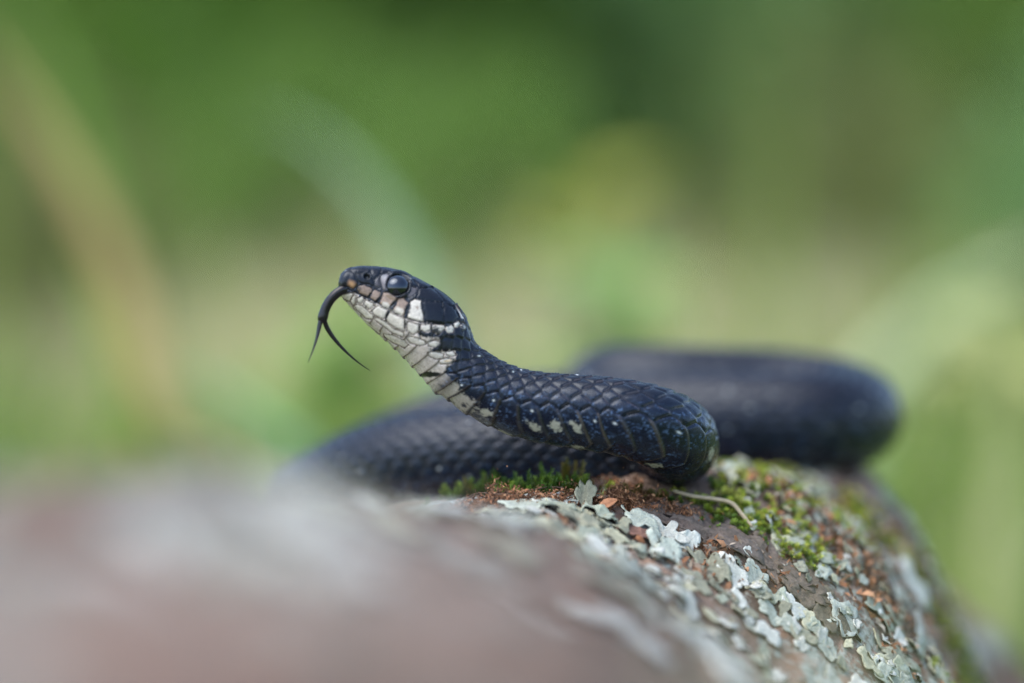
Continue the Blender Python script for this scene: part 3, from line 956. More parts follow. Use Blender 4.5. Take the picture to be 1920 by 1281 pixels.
# the ones in focus, placed where the photograph shows them
for (px, py, rad_, curl, asp, an, lift) in [
        (1085, 985, 3.4, 0.5, 1.5, 0.2, 1.3), (1120, 975, 2.4, 1.0, 1.4, 0.4, 1.6), (1150, 985, 2.6, 0.6, 1.3, -0.3, 1.2), (1195, 985, 2.4, 0.5, 1.6, -0.4, 1.4),
        (1105, 1010, 2.2, 0.6, 1.4, 0.0, 0.8), (1145, 1005, 2.4, 0.5, 1.3, 0.3, 0.7), (1240, 1000, 2.6, 0.8, 1.5, -0.3, 0.9), (1240, 1032, 3.2, 0.7, 1.4, -0.5, 0.8),
        (1285, 1020, 2.4, 0.9, 1.0, -0.3, 0.6), (1050, 968, 1.8, 0.6, 2.0, 0.1, 1.3), (905, 966, 1.2, 0.5, 1.3, 0.2, 0.9), (925, 972, 1.5, 0.5, 1.4, 0, 0.8),
        (1010, 972, 1.8, 0.4, 1.8, 0, 0.8), (1330, 1060, 3.0, 0.6, 1.5, -0.5, 0.6), (1370, 1080, 2.6, 0.8, 1.3, -0.4, 0.6), (1415, 1082, 2.2, 0.9, 1.3, -0.5, 0.6),
        (1420, 1110, 2.4, 0.8, 1.2, -0.6, 0.6), (1300, 1095, 2.4, 0.6, 1.6, -0.5, 0.6), (1350, 1110, 2.2, 0.6, 1.4, -0.5, 0.6),
        (1455, 1130, 1.9, 0.8, 1.1, -0.5, 0.6), (1485, 1150, 2.2, 0.8, 1.2, -0.5, 0.6), (1510, 1165, 2.0, 0.8, 1.2, -0.5, 0.6), (1530, 1190, 2.2, 0.8, 1.2, -0.5, 0.6),
        (1470, 1175, 2.0, 0.7, 1.2, -0.5, 0.5), (1500, 1200, 2.2, 0.7, 1.2, -0.5, 0.5), (1550, 1230, 2.0, 0.8, 1.2, -0.5, 0.5), (1440, 1155, 2.0, 0.6, 1.3, -0.5, 0.5),
        (1380, 1135, 1.8, 0.6, 1.4, -0.5, 0.5), (1065, 1012, 2.6, 0.5, 1.8, 0.2, 0.8), (1130, 1040, 3.0, 0.6, 1.4, 0.0, 0.8), (1200, 1065, 3.0, 0.6, 1.4, -0.2, 0.7),
        (960, 985, 3.0, 0.5, 1.8, 0.1, 0.8), (1030, 1000, 3.0, 0.5, 1.6, 0.1, 0.8)]:
    x_, y_ = hit(px, py)
    low = 0.45 if py > 1050 else 1.15
    lichen(x_, y_, rad_ * 0.84, 100 + nl, curl * low, lift * min(1, low + 0.2), asp, an, tilt=(random.uniform(-.12, .12) * low, random.uniform(-.05, .3) * low))
    nl += 1
# an upright leafy lobe
x_, y_ = hit(1095, 950)
lichen(x_, y_ - 0.5, 1.9, 555, 0.3, 2.2, 0.8, 0.2, tilt=(0.1, 0.9)); nl += 1
# the rest, spread over the log
tries = 0
def dens_grid(sc_, z_, seed, octs=2):
    q_ = np.stack([gX[::4, ::4].ravel() / sc_, gY[::4, ::4].ravel() / sc_, np.full(gX[::4, ::4].size, z_)], -1)
    g = fbm(q_, octs, seed).reshape(gX[::4, ::4].shape)
    return lambda x, y: g[int(np.clip((x - gxs[0]) / GS / 4, 0, g.shape[0] - 1)), int(np.clip((y - gys[0]) / GS / 4, 0, g.shape[1] - 1))]
DL, DM = dens_grid(22, 3.0, 15), dens_grid(15, 8.0, 33)
while nl < 290 and tries < 20000:
    tries += 1
    z_ = random.random()
    if z_ < 0.50:   # right flank and behind
        s_, o_2 = random.uniform(-20, 150), random.uniform(0, 80)
    elif z_ < 0.68:
        s_, o_2 = random.uniform(-90, -20), random.uniform(-40, 50)
    else:
        s_, o_2 = random.uniform(-230, -70), random.uniform(-60, 30)
    x_, y_ = CREST[0] + s_ * AX[0] + o_2 * NX[0], CREST[1] + s_ * AX[1] + o_2 * NX[1]
    if not free(x_, y_, 4.0 if x_ < 45 and y_ < 40 else 1.5): continue
    if -16 < y_ < 4 and 22 < x_ < 44 and random.random() < 0.6: continue
    dens = DL(x_, y_)
    if dens < 0.46 and random.random() < 0.85: continue
    if y_ < -215 and random.random() < 0.6: continue
    sz = (random.uniform(2.2, 4.6) if s_ > 38 else random.uniform(1.3, 3.3)) if s_ > -60 else random.uniform(2.5, 6)
    lichen(x_, y_, sz, 1000 + tries, random.uniform(0.4, 1.3), random.uniform(0.2, 0.6), random.uniform(0.8, 1.5), random.uniform(0, 6.28), nrad=3, nang=30)
    nl += 1

# small thallus bits past counting
VV, FF, MI, CC, off = [], [], [], [], 0
cnt = 0
while cnt < 900:
    s_, o_2 = random.uniform(-30, 150), random.uniform(-5, 84)
    x_, y_ = CREST[0] + s_ * AX[0] + o_2 * NX[0], CREST[1] + s_ * AX[1] + o_2 * NX[1]
    if not free(x_, y_, 4.0 if x_ < 40 and y_ < 30 else 0.8) or (DL(x_, y_) < 0.44 and random.random() < 0.8): continue
    if -12 < y_ < 8 and x_ < 26 and random.random() < 0.7: continue
    V, F, mi_, c_ = lichen(x_, y_, random.uniform(0.5, 1.5), 20000 + cnt, random.uniform(0.3, 1.0), random.uniform(0.1, 0.7), random.uniform(0.8, 1.6), random.uniform(0, 6.28),
                      tilt=(random.uniform(-.4, .4), random.uniform(-.4, .4)), nrad=2, nang=13, raw=True)
    VV.append(V); FF += [tuple(i + off for i in f_) for f_ in F]; MI += mi_; CC.append(c_); off += len(V); cnt += 1
tag(mk("lichen_scurf", np.concatenate(VV), FF, [LTOP, LBOT], log, np.concatenate(CC), midx=MI), kind="stuff")

# ---- moss
MOSS = tint_mat("moss_leaf", 0.6, 0.3, 0.25, 2.0, 0.0, trans=0.35)
def moss_shoots(pts, hmin, hmax, cols, leaf=0.55, seed=3, wide=1.0):
    """feathery shoots: a stem ringed with small pointed leaves"""
    r_ = np.random.default_rng(seed)
    V, F, Cc = [], [], []
    for (x, y, z, n) in pts:
        hh = r_.uniform(hmin, hmax)
        lean = n + r_.normal(0, 0.28, 3); lean /= np.linalg.norm(lean)
        cc = np.array(cols[int(r_.integers(len(cols)))]) * r_.uniform(0.7, 1.25)
        p0 = np.array([x, y, z - 0.3])
        nlv = int(12 + hh * 7)
        for i in range(nlv):
            fr = (i + 0.5) / nlv
            p = p0 + lean * hh * fr
            an = i * 2.4 + r_.uniform(-.3, .3)
            a = np.cross(lean, [math.cos(an), math.sin(an), 0.3]); a /= np.linalg.norm(a) + 1e-9
            ln = leaf * wide * r_.uniform(0.8, 1.4) * (1.25 - 0.7 * fr)
            tip = p + a * ln + lean * ln * (0.5 + 0.7 * fr)
            b = np.cross(a, lean) * ln * 0.30
            mid = (p + tip) / 2 + lean * ln * 0.08
            k0 = len(V)
            V += [p, mid + b, tip, mid - b]
            F.append((k0, k0 + 1, k0 + 2, k0 + 3))
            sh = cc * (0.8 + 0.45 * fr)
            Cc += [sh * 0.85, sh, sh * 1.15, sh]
        # stem
        k0 = len(V)
        side = np.cross(lean, [0, 1, 0.1]); side /= np.linalg.norm(side); s2 = np.cross(lean, side)
        tipp = p0 + lean * hh
        V += [p0 + side * 0.1, p0 - side * 0.05 + s2 * 0.09, p0 - side * 0.05 - s2 * 0.09, tipp]
        F += [(k0, k0 + 1, k0 + 3), (k0 + 1, k0 + 2, k0 + 3), (k0 + 2, k0, k0 + 3)]
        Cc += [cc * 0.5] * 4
    return V, F, Cc
G_MID = [lin(78, 106, 34), lin(96, 122, 40), lin(64, 90, 30), lin(110, 130, 46)]
G_OLD = [lin(84, 84, 36), lin(96, 88, 40), lin(72, 80, 32)]
G_YEL = [lin(158, 166, 60), lin(140, 154, 52), lin(170, 174, 78), lin(118, 136, 44)]
def tuft(px, py, n, spread, hmin, hmax, cols, seed, leaf=0.75):
    x0, y0 = hit(px, py)
    r_ = np.random.default_rng(seed)
    pts = []
    for i in range(n):
        x, y = x0 + r_.normal(0, spread), y0 + r_.normal(0, spread * 0.6)
        z, nn = normal_at(x, y)
        z = H([x], [y])[0]
        pts.append((x, y, z, nn * 0.6 + np.array([0, 0, 0.8])))
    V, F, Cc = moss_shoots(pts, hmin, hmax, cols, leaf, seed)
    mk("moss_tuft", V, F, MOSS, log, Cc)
k_ = 0
for (px, py, n, sp_, h0, h1, cl) in [
        (790, 938, 6, 1.0, 1.6, 2.6, G_YEL), (848, 942, 8, 1.2, 2.0, 3.4, G_MID), (870, 938, 8, 1.2, 2.0, 3.2, G_MID), (892, 935, 8, 1.0, 2.0, 3.2, G_OLD),
        (905, 932, 6, 0.8, 2.4, 3.4, G_MID), (922, 928, 6, 0.8, 2.2, 3.2, G_MID), (945, 930, 9, 1.1, 2.0, 3.0, G_MID), (968, 930, 9, 1.1, 2.0, 3.2, G_MID),
        (978, 916, 6, 0.7, 2.0, 3.2, G_OLD), (1000, 926, 10, 1.2, 2.2, 3.2, G_MID), (1020, 926, 12, 1.2, 2.6, 3.8, G_MID), (1040, 928, 12, 1.2, 2.4, 3.6, G_MID),
        (1060, 920, 8, 0.7, 3.4, 5.2, G_OLD), (1075, 928, 9, 1.0, 2.0, 3.4, G_MID), (1145, 922, 6, 0.6, 1.4, 2.2, G_YEL), (1010, 935, 9, 1.4, 1.4, 2.2, G_MID),
        (1090, 930, 6, 1.0, 1.2, 2.0, G_OLD), (1120, 918, 6, 1.0, 1.0, 2.0, G_OLD), (1165, 926, 7, 1.2, 1.0, 1.8, G_OLD), (1190, 930, 8, 1.4, 0.8, 1.8, G_OLD), (1220, 934, 8, 1.4, 0.8, 1.6, G_OLD), (1250, 936, 8, 1.4, 0.8, 1.6, G_MID), (960, 940, 8, 1.5, 1.2, 2.0, G_OLD), (1050, 938, 8, 1.5, 1.2, 1.8, G_MID),
        (1290, 935, 10, 1.6, 0.8, 1.6, G_YEL), (1320, 928, 12, 1.8, 0.8, 1.8, G_YEL), (1350, 938, 14, 2.0, 0.8, 1.8, G_YEL), (1345, 960, 14, 2.0, 0.7, 1.6, G_YEL),
        (1375, 950, 14, 2.0, 0.8, 1.8, G_YEL), (1380, 985, 14, 2.0, 0.7, 1.5, G_MID), (1410, 965, 14, 2.2, 0.8, 1.8, G_YEL), (1335, 975, 12, 1.8, 0.7, 1.4, G_MID),
        (1430, 990, 14, 2.2, 0.8, 1.6, G_YEL), (1460, 1010, 14, 2.2, 0.8, 1.6, G_YEL), (1490, 1030, 12, 2.0, 0.7, 1.5, G_YEL), (1505, 1050, 10, 1.6, 0.7, 1.4, G_YEL),
        (1390, 890, 14, 2.4, 0.8, 1.6, G_OLD), (1420, 880, 14, 2.4, 0.8, 1.6, G_OLD), (1470, 930, 10, 2.4, 0.8, 1.6, G_MID)]:
    kh = random.uniform(0.75, 1.35)
    if px > 1270: n = n * 0.6; kh *= 0.8
    tuft(px, py, int(n * random.uniform(0.9, 1.6)), sp_, h0 * 0.6 * kh, h1 * 1.15 * kh, cl, 300 + k_)
    k_ += 1
# moss carpets on the right flank, past counting
pts = []
r_ = np.random.default_rng(77)
while len(pts) < 3000:
    s_, o_2 = r_.uniform(-10, 150), r_.uniform(10, 84)
    x, y = CREST[0] + s_ * AX[0] + o_2 * NX[0], CREST[1] + s_ * AX[1] + o_2 * NX[1]
    if y < 6: continue
    dn_ = DM(x, y)
    if dn_ < 0.51 or not free(x, y, 0.3): continue
    z, nn = normal_at(x, y)
    pts.append((x, y, H([x], [y])[0], nn))
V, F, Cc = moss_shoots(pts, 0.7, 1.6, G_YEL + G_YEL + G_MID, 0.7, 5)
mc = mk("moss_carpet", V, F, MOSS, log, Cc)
tag(mc, kind="stuff")

# ---- red-brown dry moss crumbs before the snake
CRUMB = tint_mat("dry_moss", 0.8, 0.2, 0.3, 2.0, 0.0)
def crumbs(name, spots, n, cols, seed, smin=0.35, smax=1.1):
    r_ = np.random.default_rng(seed)
    V, F, Cc = [], [], []
    for i in range(n):
        px, py, sx_, sy_, hh = spots[int(r_.integers(len(spots)))]
        x0, y0 = hit(px, py)
        x, y = x0 + r_.normal(0, sx_), y0 + r_.normal(0, sy_)
        if not free(x, y, -0.4): continue
        z = H([x], [y])[0] + abs(r_.normal(0, hh))
        p = np.array([x, y, z])
        d = r_.normal(0, 1, 3); d /= np.linalg.norm(d)
        e = np.cross(d, r_.normal(0, 1, 3)); e /= np.linalg.norm(e)
        g = np.cross(d, e)
        ln = r_.uniform(smin, smax); w = ln * r_.uniform(0.18, 0.4); bd = ln * r_.uniform(0.15, 0.7)
        k0 = len(V)
        V += [p - d * ln, p - d * ln * 0.3 + e * w + g * bd, p - d * ln * 0.3 - e * w + g * bd * 0.6,
              p + d * ln * 0.4 + e * w * 0.8 + g * bd, p + d * ln * 0.4 - e * w * 0.8 + g * bd * 0.6, p + d * ln]
        F += [(k0, k0 + 1, k0 + 2), (k0 + 1, k0 + 3, k0 + 4, k0 + 2), (k0 + 3, k0 + 5, k0 + 4)]
        cc = np.array(cols[int(r_.integers(len(cols)))]) * r_.uniform(0.6, 1.25)
        Cc += [cc] * 6
    return tag(mk(name, V, F, CRUMB, log, Cc), kind="stuff")
REDS = [lin(138, 96, 68), lin(112, 76, 54), lin(168, 126, 94), lin(84, 60, 46), lin(148, 106, 78)]
crumbs("dry_moss", [(900, 950, 1.6, 0.8, 0.9), (930, 945, 1.3, 0.8, 1.7), (960, 948, 1.6, 0.8, 1.1), (990, 950, 1.8, 0.8, 1.0), (1030, 948, 1.8, 0.8, 0.9), (1060, 950, 1.5, 0.8, 1.0),
        (1165, 945, 1.0, 0.8, 1.8), (1180, 950, 0.9, 0.7, 1.6), (1160, 930, 1.5, 0.8, 0.6), (1125, 915, 1.5, 0.8, 0.5), (1150, 912, 1.5, 0.8, 0.5), (1185, 918, 1.5, 0.8, 0.5), (1200, 936, 1.5, 0.8, 0.6), (1235, 940, 1.4, 0.8, 0.6), (1080, 945, 1.4, 0.8, 1.2), (1125, 950, 1.2, 0.7, 0.9), (1210, 958, 1.2, 0.7, 0.6), (880, 955, 1.5, 0.8, 0.5),
        (1250, 952, 0.7, 0.6, 1.5), (1275, 962, 1.2, 0.7, 0.9), (1300, 960, 0.8, 0.7, 0.7)], 9000, REDS, 9, 0.15, 0.6)
crumbs("bark_crumbs", [(1600, 1075, 3, 3, 1.0), (1640, 1090, 3, 3, 1.0), (1660, 1010, 3, 3, 0.8), (1480, 930, 4, 3, 0.8), (1560, 950, 4, 4, 0.8), (1330, 1040, 3, 2, 0.4),
        (1280, 1060, 4, 2, 0.4), (1700, 1030, 3, 3, 0.8), (1650, 1180, 4, 3, 0.8), (1600, 1000, 6, 6, 0.8), (1520, 990, 5, 5, 0.8), (1700, 1120, 5, 5, 0.8), (1620, 930, 5, 5, 0.8), (1100, 1000, 5, 3, 0.3), (1450, 1060, 6, 3, 0.3)], 2200,
       REDS + [lin(150, 140, 126), lin(110, 98, 86)], 19, 0.4, 1.6)

# ---- bark plates and grey wood flakes
FLAKE = tint_mat("bark_flake", 0.85, 0.2, 0.5, 0.9, 0.0008)
kf = 0
for (px, py, rad_, asp, an, cc, lift) in [
        (1340, 1000, 4.2, 2.0, -0.35, lin(112, 102, 94), 0.4), (1400, 1030, 3.4, 1.8, -0.5, lin(110, 98, 88), 0.3), (1270, 972, 3.4, 2.2, -0.2, lin(104, 92, 84), 0.3),
        (1450, 1060, 3.6, 1.8, -0.5, lin(104, 94, 84), 0.3), (1190, 1000, 1.8, 1.4, 0.3, lin(128, 98, 86), 1.0), (1105, 918, 1.7, 1.3, 0.1, lin(84, 70, 66), 0.8),
        (930, 922, 1.0, 1.6, 0.6, lin(176, 150, 140), 2.0), (1170, 1040, 3.4, 2.0, 0.0, lin(140, 116, 98), 0.3), (1090, 1025, 3.2, 2.2, 0.1, lin(150, 122, 104), 0.3),
        (1500, 1100, 3.6, 1.6, -0.6, lin(104, 94, 82), 0.3), (1550, 1150, 3.6, 1.6, -0.7, lin(98, 92, 78), 0.3)]:
    x_, y_ = hit(px, py)
    lichen(x_, y_, rad_, 7000 + kf, 0.25, lift, asp, an, name="bark_flake", colr=cc).data.materials[0] = FLAKE
    kf += 1

# ---- loose bits that lie on the log: a husk, a bent stem, two hair-thin twigs
HUSK = tint_mat("husk", 0.6, 0.3, 0.25, 2.0, 0.0001)
def leaf_blade(p0, p1, width, bow, nrm_, name, mat, colr, seg=10, thick=0.25, fold=0.35):
    p0, p1 = np.array(p0, float), np.array(p1, float)
    ax = p1 - p0; ln = np.linalg.norm(ax); ax /= ln
    nn = np.array(nrm_, float); nn -= ax * nn.dot(ax); nn /= np.linalg.norm(nn)
    sd_ = np.cross(ax, nn)
    V, F, Cc = [], [], []
    for lay in (0, 1):
        for i in range(seg + 1):
            u = i / seg
            w = width * (math.sin(math.pi * min(1, u * 0.94 + 0.05)) ** 0.8)
            c_ = p0 + ax * ln * u + nn * (bow * math.sin(math.pi * u) - lay * thick)
            for j, off in enumerate((-1, -0.5, 0, 0.5, 1)):
                V.append(c_ + sd_ * w * off + nn * fold * w * off * off)
                Cc.append(np.array(colr) * (0.75 if j == 2 else 1.0 + 0.12 * abs(off)))
    n1_ = (seg + 1) * 5
    for i in range(seg):
        for j in range(4):
            a = i * 5 + j
            F.append((a, a + 1, a + 6, a + 5))
            F.append((n1_ + a, n1_ + a + 5, n1_ + a + 6, n1_ + a + 1))
        for a, fl in ((i * 5, 0), (i * 5 + 4, 1)):
            q_ = (a, a + 5, n1_ + a + 5, n1_ + a)
            F.append(q_ if not fl else q_[::-1])
    return mk(name, V, F, mat, None, Cc)
hx, hy = hit(1140, 958)
hz = H([hx], [hy])[0]
husk = leaf_blade((hx - 1.7, hy - 0.6, hz + 0.9), (hx + 1.6, hy + 0.3, hz + 2.6), 0.85, 0.35, (-0.3, -1, 0.55), "bud_husk", HUSK, lin(166, 116, 84), thick=0.3)
tag(husk, "small orange brown bud husk leaning on the crumbled red moss", "husk")
STEM = tint_mat("dry_stem", 0.7, 0.3, 0.2, 1.5, 0.0001)
pts = []
for (px, py, lf) in [(1262, 930, 0.8), (1300, 945, 1.0), (1340, 958, 1.5), (1372, 968, 1.8), (1392, 984, 1.2), (1410, 998, 0.7)]:
    x_, y_ = hit(px, py); pts.append((x_, y_, smooth_h([x_], [y_])[0] + lf))
vv, ff = tube(pts, [0.25, 0.33, 0.36, 0.36, 0.34, 0.28], 8)
tag(mk("dry_stem", vv, ff, STEM, None, [lin(168, 152, 126)] * len(vv)), "bent straw coloured stem lying across the green moss beside the snake's loop", "stem")
for pl, lb in (([(838, 953), (870, 950), (905, 938), (940, 940), (985, 936)], "hair thin dark twig lying over the left end of the crumbled red moss"),
               ([(985, 934), (1010, 930), (1035, 927), (1058, 930)], "short thin grey twig resting against the green moss tufts")):
    pts = []
    for (px, py) in pl:
        x_, y_ = hit(px, py + 8); pts.append((x_, y_ - 0.6, smooth_h([x_], [y_])[0] + 1.9))
    vv, ff = tube(pts, [0.10] * len(pts), 6)
    tag(mk("twig", vv, ff, STEM, None, [lin(96, 76, 62)] * len(vv)), lb, "twig")

# ------------------------------------------------------------------ ground and far vegetation (metres)
GROUND = -0.192
def rise(x, y):
    """the meadow climbs gently behind the log"""
    return 0.11 * np.clip(y - 1.6, 0, 9) ** 1.08 + 0.06 * np.clip(y - 10, 0, 60)
n = 200
xs = np.linspace(-1, 1, n); xs = np.sign(xs) * np.abs(xs) ** 2.6 * 150
gx, gy = np.meshgrid(xs, xs + 0.0, indexing='ij')
gz = GROUND + (fbm(np.stack([gx.ravel() / 1.5, gy.ravel() / 1.5, np.zeros(gx.size)], -1), 3, 3) - 0.5) * 0.05
rdist = np.hypot(gx, gy).ravel()
gz = gz + rise(gx.ravel(), gy.ravel())
gz = np.where(rdist < 0.6, np.minimum(gz, GROUND + 0.004), gz)
gv = np.stack([gx.ravel(), gy.ravel(), gz], -1)
ii, jj = np.meshgrid(np.arange(n - 1), np.arange(n - 1), indexing='ij')
gf = np.stack([ii * n + jj, (ii + 1) * n + jj, (ii + 1) * n + jj + 1, ii * n + jj + 1], -1).reshape(-1, 4)
t = NT("meadow_soil")
tcn = t.n("ShaderNodeTexCoord")
a = t.noise(tcn.outputs["Object"], 1.3, 6, 0.6)
b = t.noise(tcn.outputs["Object"], 22.0, 5, 0.6)
c = t.ramp(a, [(0.35, lin(78, 104, 46)), (0.5, lin(104, 122, 64)), (0.65, lin(134, 136, 88))])
c = t.mix(1.0, c, t.ramp(b, [(0.3, (0.7,) * 3), (0.7, (1.2,) * 3)]), 'MULTIPLY')
t.base(c); t.bump(b, 0.02)
SOIL = t.set(0.95, 0.1)
tag(mk("meadow_ground", gv, gf, SOIL, scale=1.0), kind="structure")

GRASS = tint_mat("grass_leaf", 0.55, 0.3, 0.1, 0.02, 0.0, trans=0.28)
def blades(n, region, hrange, wrange, colfun, seed):
    r_ = np.random.default_rng(seed)
    x, y = region(r_, n)
    h = r_.uniform(*hrange, n); w = r_.uniform(*wrange, n)
    h = h * (0.45 + 1.3 * fbm(np.stack([x / 0.35, y / 0.7, np.zeros(n) + 4], -1), 2, 57) ** 1.3)
    az = r_.uniform(0, 2 * np.pi, n); lean = r_.uniform(0.1, 0.7, n) * h
    dx, dy = np.cos(az), np.sin(az)
    px_, py_ = -dy, dx
    cols = colfun(r_, x, y, n)
    seg = 4
    V = np.empty((n, (seg + 1) * 2, 3)); Cc = np.empty((n, (seg + 1) * 2, 3))
    for i in range(seg + 1):
        u = i / seg
        cx, cy, cz = x + dx * lean * u ** 2, y + dy * lean * u ** 2, GROUND + rise(x, y) - 0.01 + h * (u - 0.18 * u ** 3)
        ww = w * (1 - u ** 1.8) * 0.5 + 0.0003
        V[:, 2 * i] = np.stack([cx - px_ * ww, cy - py_ * ww, cz], -1)
        V[:, 2 * i + 1] = np.stack([cx + px_ * ww, cy + py_ * ww, cz], -1)
        Cc[:, 2 * i] = cols; Cc[:, 2 * i + 1] = cols
    base = (np.arange(n) * (seg + 1) * 2)[:, None]
    q_ = np.array([[2 * i, 2 * i + 1, 2 * i + 3, 2 * i + 2] for i in range(seg)])
    F = (base[:, :, None] + q_[None]).reshape(-1, 4)
    return V.reshape(-1, 3), F, Cc.reshape(-1, 3)
GRN = np.array([lin(104, 132, 44), lin(122, 148, 54), lin(94, 126, 50), lin(138, 156, 68)])
DRY = np.array([lin(192, 186, 142), lin(178, 168, 128), lin(204, 200, 164), lin(166, 172, 116)])
def gcol(r_, x, y, n):
    d = fbm(np.stack([x / 0.55, y / 1.2, np.zeros(n)], -1), 2, 23)
    dry = r_.uniform(0, 1, n) < (sstep(0.36, 0.58, d) * 0.85 + 0.15) * (1 - 0.8 * sstep(2.6, 4.5, y))
    return np.where(dry[:, None], DRY[r_.integers(0, 4, n)], GRN[r_.integers(0, 4, n)]) * r_.uniform(0.75, 1.2, n)[:, None]
def wedge(y0, y1):
    def f_(r_, n):
        u = r_.uniform(0, 1, n)
        y = y0 + (y1 - y0) * u ** 1.2
        x = r_.uniform(-1, 1, n) * (0.35 + 0.34 * (y + 0.48))
        return x, y
    return f_
V1 = blades(9000, wedge(0.75, 2.4), (0.10, 0.24), (0.004, 0.009), gcol, 1)
V2 = blades(22000, wedge(2.2, 7.0), (0.07, 0.20), (0.006, 0.014), gcol, 2)
V3 = blades(260, wedge(0.9, 2.6), (0.22, 0.42), (0.004, 0.008), gcol, 4)
V4 = blades(9000, wedge(1.2, 2.7), (0.09, 0.23), (0.004, 0.009), gcol, 6)
off = 0; VV, FF, CC = [], [], []
for V, F, Cc in (V1, V2, V3, V4):
    VV.append(V); FF.append(F + off); CC.append(Cc); off += len(V)
mg = mk("meadow_grass", np.concatenate(VV), np.concatenate(FF), GRASS, None, np.concatenate(CC), scale=1.0)
tag(mg, "soft green and straw coloured meadow grass behind the log", "grass", kind="stuff")

# single blades that show as broad soft streaks
def blade_mesh(P_, width, colr, seg=24):
    P_ = np.array(P_)
    T = np.concatenate([[0], np.cumsum(np.linalg.norm(np.diff(P_, axis=0), axis=1))]); T /= T[-1]
    m = np.gradient(P_, T, axis=0)
    V, F, Cc = [], [], []
    for lay in (0, 1):
        for s in range(seg + 1):
            u = s / seg
            i = min(np.searchsorted(T, u, side='right') - 1, len(T) - 2)
            h = T[i + 1] - T[i]; v_ = (u - T[i]) / h
            c_ = (2*v_**3-3*v_**2+1)*P_[i] + (v_**3-2*v_**2+v_)*h*m[i] + (-2*v_**3+3*v_**2)*P_[i+1] + (v_**3-v_**2)*h*m[i+1]
            i2 = min(i + 1, len(T) - 1)
            tg = P_[i2] - P_[i]; tg = tg / np.linalg.norm(tg)
            sd_ = np.cross(tg, [0.15, 1, 0.1]); sd_ /= np.linalg.norm(sd_)
            nn = np.cross(sd_, tg)
            w = width * 0.5 * min(1, 0.55 + u) * (1 - max(0, (u - 0.45) / 0.55) ** 1.7) + 0.15
            for off_ in (-1, 0, 1):
                V.append(c_ + sd_ * w * off_ + nn * (abs(off_) * w * 0.35 - lay * 0.3)); Cc.append(np.array(colr))
    n1_ = (seg + 1) * 3
    for i in range(seg):
        for j in range(2):
            a = i * 3 + j
            F.append((a, a + 1, a + 4, a + 3)); F.append((n1_ + a, n1_ + a + 3, n1_ + a + 4, n1_ + a + 1))
        F.append((i*3, i*3+3, n1_+i*3+3, n1_+i*3)); F.append((i*3+2, n1_+i*3+2, n1_+i*3+5, i*3+5))
    return V, F, Cc
def grass_plant(path, width, colr, label, seed, group="grass plants standing behind the log"):
    """path: (px, py, depth mm) of the long blade in view, lower end first; the plant is rooted in the ground below"""
    r_ = np.random.default_rng(seed)
    P_ = [img(*p) for p in path]
    lo = P_[0].copy(); d = P_[0] - P_[1]
    rt = np.array([lo[0] + d[0] * 0.35, lo[1] + d[1] * 0.35, GROUND * 1000 - 4])
    root = empty("grass_plant", tuple(rt * MM))
    bpy.context.view_layer.update()
    if lo[2] > rt[2] + 5: P_ = [rt] + P_
    V, F, Cc = blade_mesh(P_, width, colr)
    keep_world(mk("blade", V, F, GRASS, None, Cc), root)
    for i in range(3):          # short side blades at the foot
        an = r_.uniform(0, 6.28); ln = r_.uniform(40, 90)
        dv = np.array([math.cos(an), math.sin(an) * 0.6, 0])
        V, F, Cc = blade_mesh([rt, rt + dv * ln * 0.25 + [0, 0, ln * 0.6], rt + dv * ln * 0.8 + [0, 0, ln * 0.75]], width * 0.6, np.array(colr) * r_.uniform(0.8, 1.1), 10)
        keep_world(mk("blade", V, F, GRASS, None, Cc), root)
    return tag(root, label, "grass", group)
grass_plant([(300, 900, 560), (215, 500, 560), (100, 280, 560), (-60, 40, 560)], 15, lin(184, 160, 108), "dry tan grass blade slanting up from the green tuft beyond the log", 1)
grass_plant([(850, 800, 520), (775, 520, 520), (680, 350, 520), (545, 235, 520), (470, 215, 520)], 13, lin(156, 182, 146), "pale grey green grass blade arching over behind the raised head", 2)
grass_plant([(310, 900, 380), (225, 720, 380), (165, 560, 390), (120, 470, 400)], 11, lin(118, 140, 62), "vivid green broad blade rising from behind the pale hump of the log", 3)
grass_plant([(620, 900, 330), (540, 830, 330), (430, 740, 340), (300, 690, 350)], 13, lin(112, 152, 104), "blue green blade leaning low just past the snake's lowest coil", 4)
grass_plant([(1560, 830, 900), (1720, 650, 900), (1850, 540, 900), (1990, 455, 900)], 22, lin(206, 198, 158), "pale straw blade slanting up beyond the far end of the coil", 5)
grass_plant([(1640, 720, 840), (1790, 570, 840), (1900, 520, 840), (2000, 500, 840)], 18, lin(180, 196, 154), "pale green blade crossing the straw blade beyond the coil", 6)
grass_plant([(1880, 1000, 420), (1885, 760, 420), (1860, 650, 420), (1800, 560, 430)], 15, lin(156, 164, 108), "fresh green blade standing past the mossy flank of the log", 7)
grass_plant([(250, 700, 640), (190, 400, 640), (100, 120, 640), (0, -80, 640)], 15, lin(116, 152, 64), "bright green wide blade hanging above the dry tan blade", 8)
for i, (x0, x1, x2, ytop, w_, cc) in enumerate([(1430, 1440, 1400, 1140, 13, lin(186, 178, 146)), (1560, 1540, 1500, 1170, 13, lin(176, 172, 132)), (1690, 1680, 1640, 1190, 12, lin(158, 166, 112))]):
    grass_plant([(x0, 3800, -300), (x1, 2200, -303), (x2, ytop, -306)], w_, cc, "pale straw grass blade standing close in front of the log's lichened flank", 40 + i, "pale grass in front of the log")
